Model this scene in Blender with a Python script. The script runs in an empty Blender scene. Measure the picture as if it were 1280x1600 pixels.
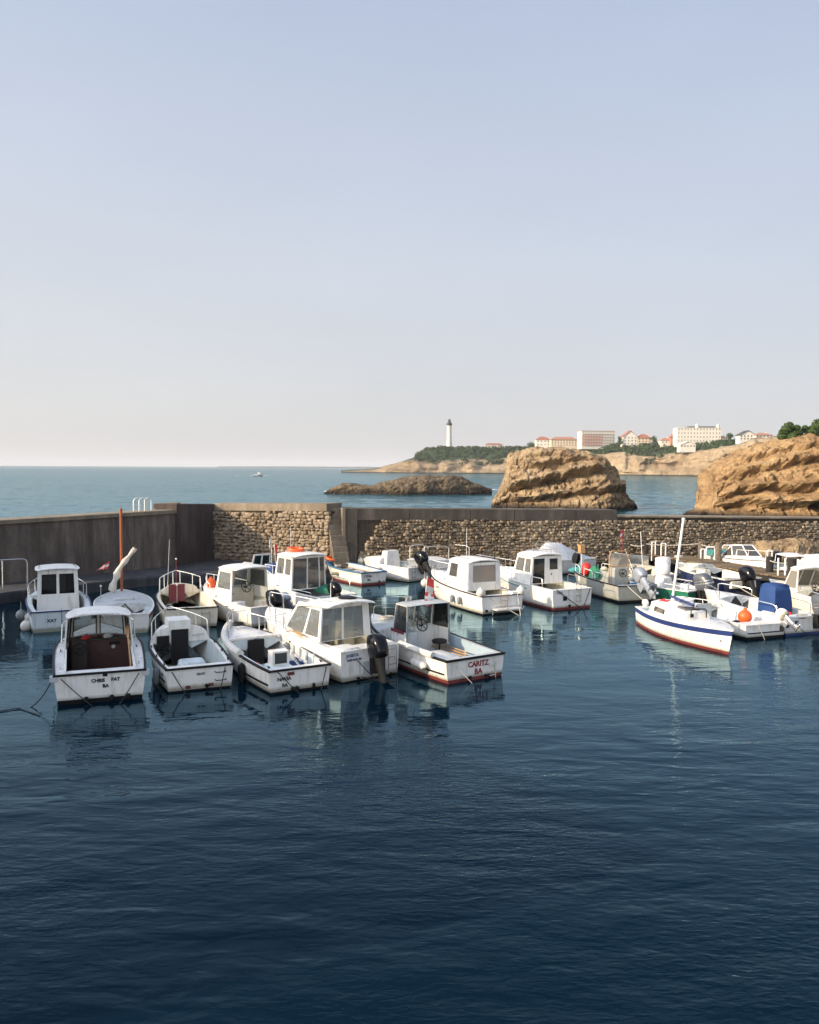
import bpy, bmesh, math, random
from mathutils import Vector, Matrix, noise
random.seed(7)
R = math.radians
SC = bpy.context.scene
COL = SC.collection
# ------------------------------------------------------------------ camera
CAM_H, F, CX, CY = 6.3, 1330.0, 640.0, 800.0        # focal length in pixels of the 1280x1600 photograph
PITCH = math.atan(69.5 / F); ROLL = R(0.31)
cam = bpy.data.cameras.new('camera'); cam_ob = bpy.data.objects.new('camera', cam); COL.objects.link(cam_ob)
cam.sensor_fit = 'VERTICAL'; cam.sensor_height = 32.0; cam.lens = 32.0 * F / 1600.0
cam.clip_start = 0.1; cam.clip_end = 90000
RM = Matrix.Rotation(math.pi / 2 - PITCH, 3, 'X') @ Matrix.Rotation(ROLL, 3, 'Z')
cam_ob.location = (0, 0, CAM_H); cam_ob.rotation_euler = RM.to_euler()
SC.camera = cam_ob
def ray(px, py): return RM @ Vector(((px - CX) / F, (CY - py) / F, -1.0))
def at(px, py, z=0.0):                                # point of the photograph -> point at height z
    d = ray(px, py); t = (z - CAM_H) / d.z
    return Vector((d.x * t, d.y * t, z))
def at_d(px, py, dist):                               # point of the photograph -> point at distance dist
    d = ray(px, py); t = dist / d.y
    return Vector((d.x * t, dist, CAM_H + d.z * t))
# ------------------------------------------------------------------ sky, sun, exposure
SUN_EL = R(22); SUN_TO = Vector((-0.92, -0.39, 0)).normalized()
w = bpy.data.worlds.new('World'); SC.world = w; w.use_nodes = True
nt = w.node_tree; bg = nt.nodes['Background']
sky = nt.nodes.new('ShaderNodeTexSky'); sky.sky_type = 'NISHITA'; sky.sun_disc = False
sky.sun_elevation = SUN_EL; sky.sun_rotation = math.atan2(SUN_TO.x, SUN_TO.y)
sky.air_density = 1.0; sky.dust_density = 3.0; sky.ozone_density = 2.0; sky.altitude = 0
mixs = nt.nodes.new('ShaderNodeMix'); mixs.data_type = 'RGBA'; mixs.blend_type = 'MIX'
tc = nt.nodes.new('ShaderNodeTexCoord'); sx = nt.nodes.new('ShaderNodeSeparateXYZ')
nt.links.new(tc.outputs['Generated'], sx.inputs[0])
ramp = nt.nodes.new('ShaderNodeValToRGB'); mr = nt.nodes.new('ShaderNodeMapRange')
mr.inputs['From Min'].default_value = 0.0; mr.inputs['From Max'].default_value = 1.0
nt.links.new(sx.outputs['Z'], mr.inputs['Value']); nt.links.new(mr.outputs[0], ramp.inputs[0])
SKYC = [(0.0, (.63, .61, .60)), (0.06, (.615, .615, .63)), (0.22, (.56, .595, .66)), (0.5, (.43, .50, .65)), (0.66, (.32, .385, .53)), (1.0, (.38, .45, .60))]
el = ramp.color_ramp.elements
while len(el) < len(SKYC): el.new(0.5)
for e, (p, c) in zip(el, SKYC): e.position = p; e.color = (*[x / .1 for x in c], 1)
mixs.inputs[0].default_value = 0.80
nt.links.new(sky.outputs[0], mixs.inputs[6]); nt.links.new(ramp.outputs[0], mixs.inputs[7])
dp = nt.nodes.new('ShaderNodeVectorMath'); dp.operation = 'DOT_PRODUCT'; dp.inputs[1].default_value = SUN_TO; nt.links.new(tc.outputs['Generated'], dp.inputs[0])
m01 = nt.nodes.new('ShaderNodeMapRange'); m01.inputs['From Min'].default_value = -1; m01.inputs['From Max'].default_value = 1; nt.links.new(dp.outputs['Value'], m01.inputs['Value'])
glow = nt.nodes.new('ShaderNodeValToRGB'); ge = glow.color_ramp.elements          # hazy sky grows brighter and warmer towards the sun
for _ in range(3): ge.new(.5)
for e, (p, c) in zip(ge, [(0.0, (.30, .305, .315)), (.30, (.325, .325, .325)), (.53, (.345, .342, .336)), (.78, (1.0, .96, .90)), (1.0, (1.5, 1.4, 1.25))]): e.position = p; e.color = (*c, 1)
nt.links.new(m01.outputs[0], glow.inputs[0]); mg = nt.nodes.new('ShaderNodeMix'); mg.data_type = 'RGBA'; mg.blend_type = 'MULTIPLY'; mg.inputs[0].default_value = 1; nt.links.new(mixs.outputs[2], mg.inputs[6]); nt.links.new(glow.outputs[0], mg.inputs[7])
sc3 = nt.nodes.new('ShaderNodeVectorMath'); sc3.operation = 'SCALE'; sc3.inputs['Scale'].default_value = 3.0; nt.links.new(mg.outputs[2], sc3.inputs[0]); mpk = nt.nodes.new('ShaderNodeMapping'); mpk.inputs['Scale'].default_value = (1.6, 1.6, 5.0); nt.links.new(tc.outputs['Generated'], mpk.inputs[0])   # faint uneven haze
nzk = nt.nodes.new('ShaderNodeTexNoise'); nzk.inputs['Scale'].default_value = 1.5; nzk.inputs['Detail'].default_value = 4; nt.links.new(mpk.outputs[0], nzk.inputs['Vector'])
mrk = nt.nodes.new('ShaderNodeMapRange'); mrk.inputs['From Min'].default_value = .3; mrk.inputs['From Max'].default_value = .7; mrk.inputs['To Min'].default_value = 2.91; mrk.inputs['To Max'].default_value = 3.09
nt.links.new(nzk.outputs['Fac'], mrk.inputs['Value']); nt.links.new(mrk.outputs[0], sc3.inputs['Scale']); nt.links.new(sc3.outputs[0], bg.inputs['Color']); bg.inputs['Strength'].default_value = 0.1
sun = bpy.data.lights.new('sun', 'SUN'); sun.energy = 4.2; sun.angle = R(0.6); sun.color = (1.0, .79, .53)
sun_ob = bpy.data.objects.new('sun', sun); COL.objects.link(sun_ob)
to_sun = Vector((SUN_TO.x * math.cos(SUN_EL), SUN_TO.y * math.cos(SUN_EL), math.sin(SUN_EL)))
sun_ob.rotation_euler = to_sun.to_track_quat('Z', 'Y').to_euler(); sun_ob.location = (-40, -20, 40)
SC.view_settings.view_transform = 'Standard'; SC.view_settings.look = 'None'
SC.view_settings.exposure = 0.40; SC.view_settings.gamma = 1.0; SC.view_settings.use_curve_mapping = False
SC.cycles.max_bounces = 8; SC.cycles.transparent_max_bounces = 24
SC.cycles.caustics_reflective = False; SC.cycles.caustics_refractive = False
SC.cycles.use_denoising = True
# ------------------------------------------------------------------ materials
def new_mat(name):
    m = bpy.data.materials.new(name); m.use_nodes = True
    return m, m.node_tree, m.node_tree.nodes['Principled BSDF']
def nd(t, k, **kw):
    n = t.nodes.new(k)
    for a, v in kw.items(): setattr(n, a, v)
    return n
def coords(t, kind='Object', scale=(1, 1, 1)):
    c = nd(t, 'ShaderNodeTexCoord'); m = nd(t, 'ShaderNodeMapping'); m.inputs['Scale'].default_value = scale
    t.links.new(c.outputs[kind], m.inputs[0]); return m.outputs[0]
def noise_n(t, vec, scale, detail=4, rough=.55, dist=0.0):
    n = nd(t, 'ShaderNodeTexNoise'); n.inputs['Scale'].default_value = scale; n.inputs['Detail'].default_value = detail
    n.inputs['Roughness'].default_value = rough; n.inputs['Distortion'].default_value = dist
    t.links.new(vec, n.inputs['Vector']); return n.outputs['Fac']
def ramp_n(t, fac, stops):
    r = nd(t, 'ShaderNodeValToRGB'); e = r.color_ramp.elements
    while len(e) < len(stops): e.new(.5)
    for a, (p, c) in zip(e, stops): a.position = p; a.color = (*c, 1) if len(c) == 3 else c
    t.links.new(fac, r.inputs[0]); return r.outputs[0]
def mix_c(t, fac, a, b, mode='MIX'):
    m = nd(t, 'ShaderNodeMix', data_type='RGBA', blend_type=mode)
    for s, v in ((0, fac), (6, a), (7, b)):
        if hasattr(v, 'is_linked'): t.links.new(v, m.inputs[s])
        else: m.inputs[s].default_value = v if s == 0 else (*v, 1)
    return m.outputs[2]
def bump_n(t, b, h, dist, strength=1.0, prev=None):
    n = nd(t, 'ShaderNodeBump'); n.inputs['Distance'].default_value = dist; n.inputs['Strength'].default_value = strength
    t.links.new(h, n.inputs['Height'])
    if prev: t.links.new(prev, n.inputs['Normal'])
    if b: t.links.new(n.outputs[0], b.inputs['Normal'])
    return n.outputs[0]
MATS = {}
def paint(name, col, rough=.4, metal=0.0, dirt=.12, scale=3.0, spec=.5, bump=0.0):
    if name in MATS: return MATS[name]
    m, t, b = new_mat(name); v = coords(t)
    f = noise_n(t, v, scale, 6, .65)
    dk = tuple(c * (1 - dirt * 2.2) * k for c, k in zip(col, (1, .98, .93)))
    c = ramp_n(t, f, [(.30, dk), (.50, col), (.75, tuple(min(1, x * (1 + dirt * .3)) for x in col))])
    t.links.new(c, b.inputs['Base Color']); b.inputs['Roughness'].default_value = rough
    b.inputs['Metallic'].default_value = metal; b.inputs['Specular IOR Level'].default_value = spec
    if bump: bump_n(t, b, noise_n(t, v, scale * 6, 4), bump)
    MATS[name] = m; return m
def gelcoat(name, col, rough=.32):                    # boat paint: streaks running down, yellowed waterline
    if name in MATS: return MATS[name]
    m, t, b = new_mat(name)
    f1 = noise_n(t, coords(t, 'Object', (7, 7, .8)), 1.0, 5, .6)
    c = ramp_n(t, f1, [(.28, tuple(x * k for x, k in zip(col, (.66, .63, .56)))), (.47, col), (.8, col)])
    f2 = noise_n(t, coords(t), 2.2, 6, .7)
    c = mix_c(t, ramp_n(t, f2, [(.50, (0, 0, 0)), (.72, (.6, .6, .6))]), c, tuple(x * k for x, k in zip(col, (.74, .70, .62))))
    sz = nd(t, 'ShaderNodeSeparateXYZ'); t.links.new(coords(t), sz.inputs[0])
    ad = nd(t, 'ShaderNodeMath', operation='MULTIPLY_ADD'); ad.inputs[1].default_value = .16; ad.inputs[2].default_value = 0
    t.links.new(f1, ad.inputs[0]); sb = nd(t, 'ShaderNodeMath', operation='SUBTRACT'); t.links.new(sz.outputs[2], sb.inputs[0]); t.links.new(ad.outputs[0], sb.inputs[1])
    c = mix_c(t, ramp_n(t, sb.outputs[0], [(.02, (.8, .8, .8)), (.13, (0, 0, 0))]), c, (.17, .16, .09))
    t.links.new(c, b.inputs['Base Color']); b.inputs['Roughness'].default_value = rough
    MATS[name] = m; return m
def glass(name, tint, dark=.6, rough=.03, salt=.10):
    if name in MATS: return MATS[name]
    m, t, b = new_mat(name); t.nodes.remove(b)
    o = t.nodes['Material Output']; tr = nd(t, 'ShaderNodeBsdfTransparent'); tr.inputs[0].default_value = (*[x * (1 - dark) for x in tint], 1)
    gl = nd(t, 'ShaderNodeBsdfGlossy'); gl.inputs['Roughness'].default_value = rough; gl.inputs['Color'].default_value = (.9, .9, .9, 1)
    df = nd(t, 'ShaderNodeBsdfDiffuse'); df.inputs[0].default_value = (*[x * (.25 if salt < .15 else .75) for x in tint], 1)
    fr = nd(t, 'ShaderNodeFresnel'); fr.inputs[0].default_value = 1.5
    m1 = nd(t, 'ShaderNodeMixShader'); m1.inputs[0].default_value = salt
    t.links.new(tr.outputs[0], m1.inputs[1]); t.links.new(df.outputs[0], m1.inputs[2])
    m2 = nd(t, 'ShaderNodeMixShader'); t.links.new(fr.outputs[0], m2.inputs[0]); t.links.new(m1.outputs[0], m2.inputs[1]); t.links.new(gl.outputs[0], m2.inputs[2])
    t.links.new(m2.outputs[0], o.inputs[0]); MATS[name] = m; return m
WHITE = gelcoat('white_gelcoat', (.80, .79, .75)); CREAM = gelcoat('cream_gelcoat', (.76, .71, .58))
PALE = gelcoat('pale_blue_gelcoat', (.62, .70, .72)); GREY = gelcoat('grey_hull_paint', (.36, .37, .34))
NAVY = gelcoat('navy_hull_paint', (.012, .022, .07), .22); GREEN = gelcoat('green_hull_paint', (.02, .16, .09))
DECK = paint('deck_white', (.70, .70, .68), .55, dirt=.12); DECKG = paint('deck_grey', (.46, .49, .50), .6, dirt=.15)
LINER = paint('cockpit_liner', (.60, .62, .61), .55, dirt=.16); LINERB = paint('blue_grey_liner', (.33, .42, .48), .6, dirt=.14)
BROWN = paint('brown_cockpit', (.12, .052, .042), .6, dirt=.25); DKWOOD = paint('dark_wood', (.045, .032, .026), .7, dirt=.3)
BLACK = paint('black_rubber', (.009, .009, .010), .6, dirt=.2, spec=.25); BLKGLOSS = paint('black_cowl', (.005, .0055, .008), .15, dirt=.1, spec=.3)
REDBOOT = paint('red_antifouling', (.16, .022, .016), .7, dirt=.25); BLKBOOT = paint('black_antifouling', (.007, .007, .008), .8, dirt=.25, spec=.15)
NAVYP = paint('navy_paint', (.015, .03, .12), .35); BLUEP = paint('blue_stripe', (.022, .042, .16), .35)
TEALP = paint('faded_blue_paint', (.045, .15, .29), .5, dirt=.2); MAROON = paint('maroon_paint', (.15, .022, .035), .5)
STEEL = paint('steel_rail', (.62, .62, .60), .25, .85, dirt=.08); WRAIL = paint('white_rail', (.80, .80, .77), .35, dirt=.06)
SILVER = paint('silver_cowl', (.34, .37, .42), .3, .3, dirt=.08); GREYCOWL = paint('grey_cowl', (.09, .10, .12), .25, dirt=.1)
ORANGE = paint('orange_plastic', (.85, .12, .02), .45, dirt=.1); REDP = paint('red_plastic', (.65, .03, .025), .45, dirt=.1)
WOODM = paint('varnished_wood', (.36, .105, .035), .4, dirt=.22, scale=7); TEAK = paint('light_wood', (.46, .27, .12), .55, dirt=.2, scale=7)
CANVAS = paint('sail_canvas', (.62, .58, .50), .8, dirt=.14, bump=.02); TARP = paint('white_tarp', (.70, .70, .70), .7, dirt=.07, bump=.02)
BLUECAN = paint('blue_canvas', (.008, .045, .17), .7, dirt=.12, bump=.015); FENDW = paint('fender_white', (.66, .64, .59), .45, dirt=.12)
FENDG = paint('fender_grey', (.20, .22, .23), .5, dirt=.15); ROPED = paint('dark_rope', (.02, .022, .025), .9); ROPEW = paint('pale_rope', (.50, .48, .42), .9)
NETG = paint('green_net', (.03, .20, .12), .9, dirt=.3, scale=14); TEALT = paint('teal_tarp', (.05, .27, .28), .7, dirt=.2)
INK = paint('black_lettering', (.015, .015, .018), .5); INKR = paint('red_lettering', (.25, .02, .03), .5); INKB = paint('blue_lettering', (.05, .08, .17), .5)
LABELR = paint('red_label', (.12, .025, .02), .5); SAIL = paint('red_flag', (.72, .07, .06), .8); FLAGW = paint('white_flag', (.72, .70, .66), .8)
GL = glass('clear_glass', (.85, .88, .86), .04, .03, .22); GLD = glass('dark_glass', (.30, .36, .40), .75); GLC = glass('smoked_glass', (.62, .6, .58), .30, .03, .16)
PLASTIC = glass('clear_canopy_plastic', (.86, .80, .70), .10, .10, .34); GLT = glass('teal_glass', (.3, .55, .55), .5)
GLK = glass('thin_glass', (.9, .93, .92), .03, .03, .09)
WBLUE = paint('boat_blue', (.03, .13, .30), .5)
# ------------------------------------------------------------------ mesh builder
class MB:
    def __init__(s): s.V = []; s.Fa = []; s.M = []
    def poly(s, pts, m=0):
        i = len(s.V); s.V += [tuple(p) for p in pts]; s.Fa.append(tuple(range(i, i + len(pts)))); s.M.append(m)
    def grid(s, rows, m=0, mf=None, closed=False):
        i = len(s.V); n = len(rows[0])
        for r in rows: s.V += [tuple(p) for p in r]
        for a in range(len(rows) - 1):
            for b in range(n if closed else n - 1):
                c = (b + 1) % n
                s.Fa.append((i + a * n + b, i + a * n + c, i + (a + 1) * n + c, i + (a + 1) * n + b)); s.M.append(mf(a, b) if mf else m)
    def loft(s, rings, m=0, cap=True):
        i = len(s.V); n = len(rings[0]); s.grid(rings, m, closed=True)
        if cap:
            s.Fa.append(tuple(range(i, i + n))); s.M.append(m); j = i + n * (len(rings) - 1)
            s.Fa.append(tuple(range(j, j + n))); s.M.append(m)
    def hexa(s, b, t, m=0): s.loft([b, t], m)
    def box(s, x0, x1, y0, y1, z0, z1, m=0):
        s.hexa([(x0, y0, z0), (x1, y0, z0), (x1, y1, z0), (x0, y1, z0)], [(x0, y0, z1), (x1, y0, z1), (x1, y1, z1), (x0, y1, z1)], m)
    def obox(s, c, ax, ay, az, m=0):
        c, ax, ay, az = map(Vector, (c, ax, ay, az))
        q = lambda z: [c - ax - ay + z, c + ax - ay + z, c + ax + ay + z, c - ax + ay + z]
        s.hexa(q(-az), q(az), m)
    def tube(s, pts, r, n=6, m=0, closed=False):
        pts = [Vector(p) for p in pts]; rings = []; k = len(pts); pu = None
        for i, p in enumerate(pts):
            a = pts[(i - 1) % k] if (i or closed) else p; b = pts[(i + 1) % k] if (i < k - 1 or closed) else p
            d = (b - a); d = d.normalized() if d.length > 1e-9 else Vector((0, 0, 1))
            u = pu - d * pu.dot(d) if pu else d.cross(Vector((0, 0, 1)))
            if u.length < 1e-3: u = d.cross(Vector((1, 0, 0)))
            u.normalize(); pu = u; v = d.cross(u); rr = r[i] if isinstance(r, (list, tuple)) else r
            rings.append([p + (u * math.cos(2 * math.pi * j / n) + v * math.sin(2 * math.pi * j / n)) * rr for j in range(n)])
        if closed: s.loft(rings + [rings[0]], m, False)
        else: s.loft(rings, m)
    def lathe(s, prof, o, ax=(0, 0, 1), n=12, m=0):
        o = Vector(o); ax = Vector(ax).normalized(); u = ax.cross(Vector((0, 0, 1)))
        if u.length < 1e-3: u = Vector((1, 0, 0))
        u.normalize(); v = ax.cross(u)
        s.loft([[o + ax * h + (u * math.cos(2 * math.pi * j / n) + v * math.sin(2 * math.pi * j / n)) * max(r, 1e-3) for j in range(n)] for r, h in prof], m)
    def ball(s, c, r, n=10, m=0, sq=1.0):
        s.lathe([(r * math.sin(math.pi * k / 8), -r * sq * math.cos(math.pi * k / 8)) for k in range(9)], c, n=n, m=m)
    def panel(s, p00, p10, p11, p01, holes=(), th=.04, m=0):      # a wall with real openings; returns the corners of each opening
        p00, p10, p11, p01 = map(Vector, (p00, p10, p11, p01))
        P = lambda u, v: (p00 * (1 - u) + p10 * u) * (1 - v) + (p01 * (1 - u) + p11 * u) * v
        nrm = (p10 - p00).cross(p01 - p00).normalized() * th
        us = sorted({0, 1, *[h[0] for h in holes], *[h[2] for h in holes]}); vs = sorted({0, 1, *[h[1] for h in holes], *[h[3] for h in holes]})
        solid = lambda a, b: 0 <= a < len(us) - 1 and 0 <= b < len(vs) - 1 and not any(
            h[0] - 1e-6 <= us[a] and us[a + 1] <= h[2] + 1e-6 and h[1] - 1e-6 <= vs[b] and vs[b + 1] <= h[3] + 1e-6 for h in holes)
        for a in range(len(us) - 1):
            for b in range(len(vs) - 1):
                if not solid(a, b): continue
                q = [P(us[a], vs[b]), P(us[a + 1], vs[b]), P(us[a + 1], vs[b + 1]), P(us[a], vs[b + 1])]; k = [x - nrm for x in q]
                s.poly(q, m); s.poly(k[::-1], m)
                for e, (da, db) in enumerate(((0, -1), (1, 0), (0, 1), (-1, 0))):
                    if not solid(a + da, b + db): s.poly([q[e], k[e], k[(e + 1) % 4], q[(e + 1) % 4]], m)
        out = []
        for h in holes: out.append([P(h[0], h[1]) - nrm * .5, P(h[2], h[1]) - nrm * .5, P(h[2], h[3]) - nrm * .5, P(h[0], h[3]) - nrm * .5])
        return out
    def build(s, name, mats, parent=None, sharp=35, merge=True, recalc=True, loc=None):
        me = bpy.data.meshes.new(name); me.from_pydata(s.V, [], s.Fa)
        if not isinstance(mats, (list, tuple)): mats = [mats]
        for m in mats: me.materials.append(m)
        me.polygons.foreach_set('material_index', s.M)
        b = bmesh.new(); b.from_mesh(me)
        if merge: bmesh.ops.remove_doubles(b, verts=b.verts, dist=1e-4)
        if recalc: bmesh.ops.recalc_face_normals(b, faces=b.faces)
        b.to_mesh(me); b.free()
        if sharp:
            me.polygons.foreach_set('use_smooth', [True] * len(me.polygons)); me.set_sharp_from_angle(angle=R(sharp))
        o = bpy.data.objects.new(name, me); COL.objects.link(o)
        if parent: o.parent = parent
        if loc: o.location = loc
        return o
def tag(o, label=None, cat=None, group=None, kind=None):
    for k, v in (('label', label), ('category', cat), ('group', group), ('kind', kind)):
        if v: o[k] = v
    return o
def empty(name, loc, rz=0, label=None, cat=None, group=None):
    o = bpy.data.objects.new(name, None); COL.objects.link(o); o.location = loc; o.rotation_euler = (0, 0, rz)
    o.empty_display_size = .3; return tag(o, label, cat, group)
def copy_tree(o, parent=None):
    c = o.copy(); COL.objects.link(c)
    if parent: c.parent = parent
    for ch in [x for x in bpy.data.objects if x.parent == o]: copy_tree(ch, c)
    return c
def fbm(p, oct=5, h=.9): return noise.fractal(p, h, 2.1, oct)
# ------------------------------------------------------------------ water
def water_mat(name, base, layers, rough=.04, patch=None, spec=.6, tint=(.8, .92, 1.0), shelter=False, power=1.0):
    m, t, pb = new_mat(name); t.nodes.remove(pb); df = nd(t, 'ShaderNodeBsdfDiffuse'); df.inputs[0].default_value = (*base, 1)
    b = nd(t, 'ShaderNodeBsdfGlossy'); b.inputs['Color'].default_value = (*tint, 1); b.inputs['Roughness'].default_value = rough
    fr = nd(t, 'ShaderNodeFresnel'); fr.inputs[0].default_value = 1.333; mu_ = nd(t, 'ShaderNodeMath', operation='MULTIPLY', use_clamp=True); mu_.inputs[1].default_value = spec; pw_ = nd(t, 'ShaderNodeMath', operation='POWER'); pw_.inputs[1].default_value = power
    t.links.new(fr.outputs[0], pw_.inputs[0]); t.links.new(pw_.outputs[0], mu_.inputs[0]); mx = nd(t, 'ShaderNodeMixShader'); t.links.new(mu_.outputs[0], mx.inputs[0]); t.links.new(df.outputs[0], mx.inputs[1]); t.links.new(b.outputs[0], mx.inputs[2])
    t.links.new(mx.outputs[0], t.nodes['Material Output'].inputs[0]); prev = None
    for (sc, stretch, dist, det, lo) in layers:
        g = nd(t, 'ShaderNodeNewGeometry'); mp = nd(t, 'ShaderNodeMapping'); mp.inputs['Scale'].default_value = (sc * stretch, sc, sc)
        mp.inputs['Rotation'].default_value = (0, 0, R(lo)); t.links.new(g.outputs['Position'], mp.inputs[0])
        h = noise_n(t, mp.outputs[0], 1.0, det, .5, .4)
        if patch and dist < patch[1]:
            g2 = nd(t, 'ShaderNodeNewGeometry'); pn = noise_n(t, g2.outputs['Position'], patch[0], 2)
            k = ramp_n(t, pn, [(.38, (.12, .12, .12)), (.60, (1, 1, 1))]); mu = nd(t, 'ShaderNodeMath', operation='MULTIPLY')
            t.links.new(h, mu.inputs[0]); t.links.new(k, mu.inputs[1]); h = mu.outputs[0]
        if shelter:                                       # calmer in the lee of the moored boats
            g3 = nd(t, 'ShaderNodeNewGeometry'); s3 = nd(t, 'ShaderNodeSeparateXYZ'); t.links.new(g3.outputs['Position'], s3.inputs[0])
            mr3 = nd(t, 'ShaderNodeMapRange', interpolation_type='SMOOTHSTEP'); t.links.new(s3.outputs['Y'], mr3.inputs['Value'])
            for k_, v_ in (('From Min', 15.0), ('From Max', 24.0), ('To Min', 1.0), ('To Max', .22)): mr3.inputs[k_].default_value = v_
            mr4 = nd(t, 'ShaderNodeMapRange', interpolation_type='SMOOTHSTEP'); t.links.new(s3.outputs['X'], mr4.inputs['Value'])
            for k_, v_ in (('From Min', 0.0), ('From Max', 9.0), ('To Min', 0.0), ('To Max', .33)): mr4.inputs[k_].default_value = v_
            ad3 = nd(t, 'ShaderNodeMath', operation='ADD', use_clamp=True); t.links.new(mr3.outputs[0], ad3.inputs[0]); t.links.new(mr4.outputs[0], ad3.inputs[1])
            mu3 = nd(t, 'ShaderNodeMath', operation='MULTIPLY'); t.links.new(h, mu3.inputs[0]); t.links.new(ad3.outputs[0], mu3.inputs[1]); h = mu3.outputs[0]
        prev = bump_n(t, b, h, dist, 1.0, prev)
    t.links.new(prev, fr.inputs['Normal']); return m
HARB = water_mat('harbour_water', (.0003, .0082, .0178), [(.8, .5, .070, 2, 10), (2.6, .45, .026, 2, -14), (11, .42, .016, 2, -8)], .010, (.10, .02), 1.78, (.56, .84, .99), True, 1.36)
SEA = water_mat('sea_water', (.014, .075, .095), [(.9, .4, .16, 3, -12), (3.0, .45, .05, 2, 5)], .06, None, .48, (.80, .95, 1.0))
mb = MB(); rows = []; nr, ncol = 235, 430                       # near sea with real waves, flat beyond
for i in range(nr + 1):
    y = 44 * (700 / 44) ** (i / nr); row = []; fade = min(1, (1 - i / nr) * 6)
    for j in range(ncol + 1):
        x = y * (-.78 + 1.56 * j / ncol); q = Vector((x, y, 0))
        h = .32 * noise.noise(Vector((x * .06, y * .13, .3))) + .30 * noise.noise(Vector((x * .16 + y * .04, y * .34, 4))) + .22 * noise.noise(Vector((x * .42 - y * .1, y * .85, 8))) + .12 * noise.noise(Vector((x * .9 + y * .1, y * 1.7, 3))) * min(1, 90 / y)
        row.append((x, y, -.30 + h * fade * (.55 + .5 * noise.noise(Vector((x * .012, y * .012, 2))))))
    rows.append(row)
mb.grid(rows); L_, R_ = rows[-1][0], rows[-1][-1]; a_, b_ = rows[0][0], rows[0][-1]
mb.poly([(-28000, 700, -.3), L_, (-28000 * .78, 28000, -.3)]); mb.poly([L_, R_, (28000 * .78, 28000, -.3), (-28000 * .78, 28000, -.3)]); mb.poly([R_, (28000, 700, -.3), (28000 * .78, 28000, -.3)])
mb.poly([(-28000, -200, -.3), (a_[0], -200, -.3), a_, L_, (-28000, 700, -.3)]); mb.poly([(b_[0], -200, -.3), (28000, -200, -.3), (28000, 700, -.3), R_, b_]); mb.poly([(a_[0], -200, -.3), (b_[0], -200, -.3), b_, a_])
tag(mb.build('sea', SEA, sharp=60), kind='structure')
# ------------------------------------------------------------------ harbour walls
def concrete(name, c0, c1, c2, vs=.5):
    m, t, b = new_mat(name)
    f = noise_n(t, coords(t, 'Object', (1.6, 1.6, .22)), 1.0, 8, .68)
    c = ramp_n(t, f, [(.30, c0), (.5, c1), (.68, c2)])
    f2 = noise_n(t, coords(t), .55, 5, .6)
    c = mix_c(t, ramp_n(t, f2, [(.42, (0, 0, 0)), (.62, (.7, .7, .7))]), c, tuple(x * .6 for x in c1))
    f3 = noise_n(t, coords(t), 14, 4, .7); c = mix_c(t, .35, c, ramp_n(t, f3, [(.3, (.3, .3, .3)), (.7, (1, 1, 1))]), 'MULTIPLY')
    t.links.new(c, b.inputs['Base Color']); b.inputs['Roughness'].default_value = .92
    bump_n(t, b, noise_n(t, coords(t), 7, 8, .7), .05); return m
CONC = concrete('stained_concrete', (.055, .042, .036), (.155, .125, .105), (.27, .23, .20))
CONCR = concrete('rust_stained_concrete', (.045, .032, .03), (.085, .062, .056), (.14, .105, .095))
CONCL = concrete('weathered_coping', (.16, .125, .09), (.29, .235, .17), (.38, .32, .24))
CONCB = concrete('dark_band_concrete', (.05, .042, .035), (.10, .085, .07), (.17, .14, .11))
CONCP = concrete('wet_platform_concrete', (.03, .031, .035), (.06, .062, .068), (.11, .11, .115))
def stones_mat(name, cols, mort=False):
    m, t, b = new_mat(name); g = nd(t, 'ShaderNodeNewGeometry')
    c = ramp_n(t, g.outputs['Random Per Island'], [(i / (len(cols) - 1), k) for i, k in enumerate(cols)])
    f = noise_n(t, coords(t), 9, 6, .7); c = mix_c(t, .6, c, ramp_n(t, f, [(.25, (.35, .33, .3)), (.7, (1, 1, 1))]), 'MULTIPLY')
    f2 = noise_n(t, coords(t), .5, 4, .6); c = mix_c(t, .8, c, ramp_n(t, f2, [(.35, (.5, .46, .42)), (.62, (1, 1, 1))]), 'MULTIPLY')
    t.links.new(c, b.inputs['Base Color']); b.inputs['Roughness'].default_value = .9
    bump_n(t, b, noise_n(t, coords(t), 22, 5, .7), .03); return m
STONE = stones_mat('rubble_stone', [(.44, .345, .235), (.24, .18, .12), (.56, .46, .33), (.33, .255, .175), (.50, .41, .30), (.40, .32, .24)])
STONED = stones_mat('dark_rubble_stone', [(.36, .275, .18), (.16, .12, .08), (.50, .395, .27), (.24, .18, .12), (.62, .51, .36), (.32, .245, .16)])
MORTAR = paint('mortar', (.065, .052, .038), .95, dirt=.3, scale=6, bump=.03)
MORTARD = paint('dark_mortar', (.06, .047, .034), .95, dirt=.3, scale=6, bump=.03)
def V2(p): return Vector((p.x, p.y, 0))
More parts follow.
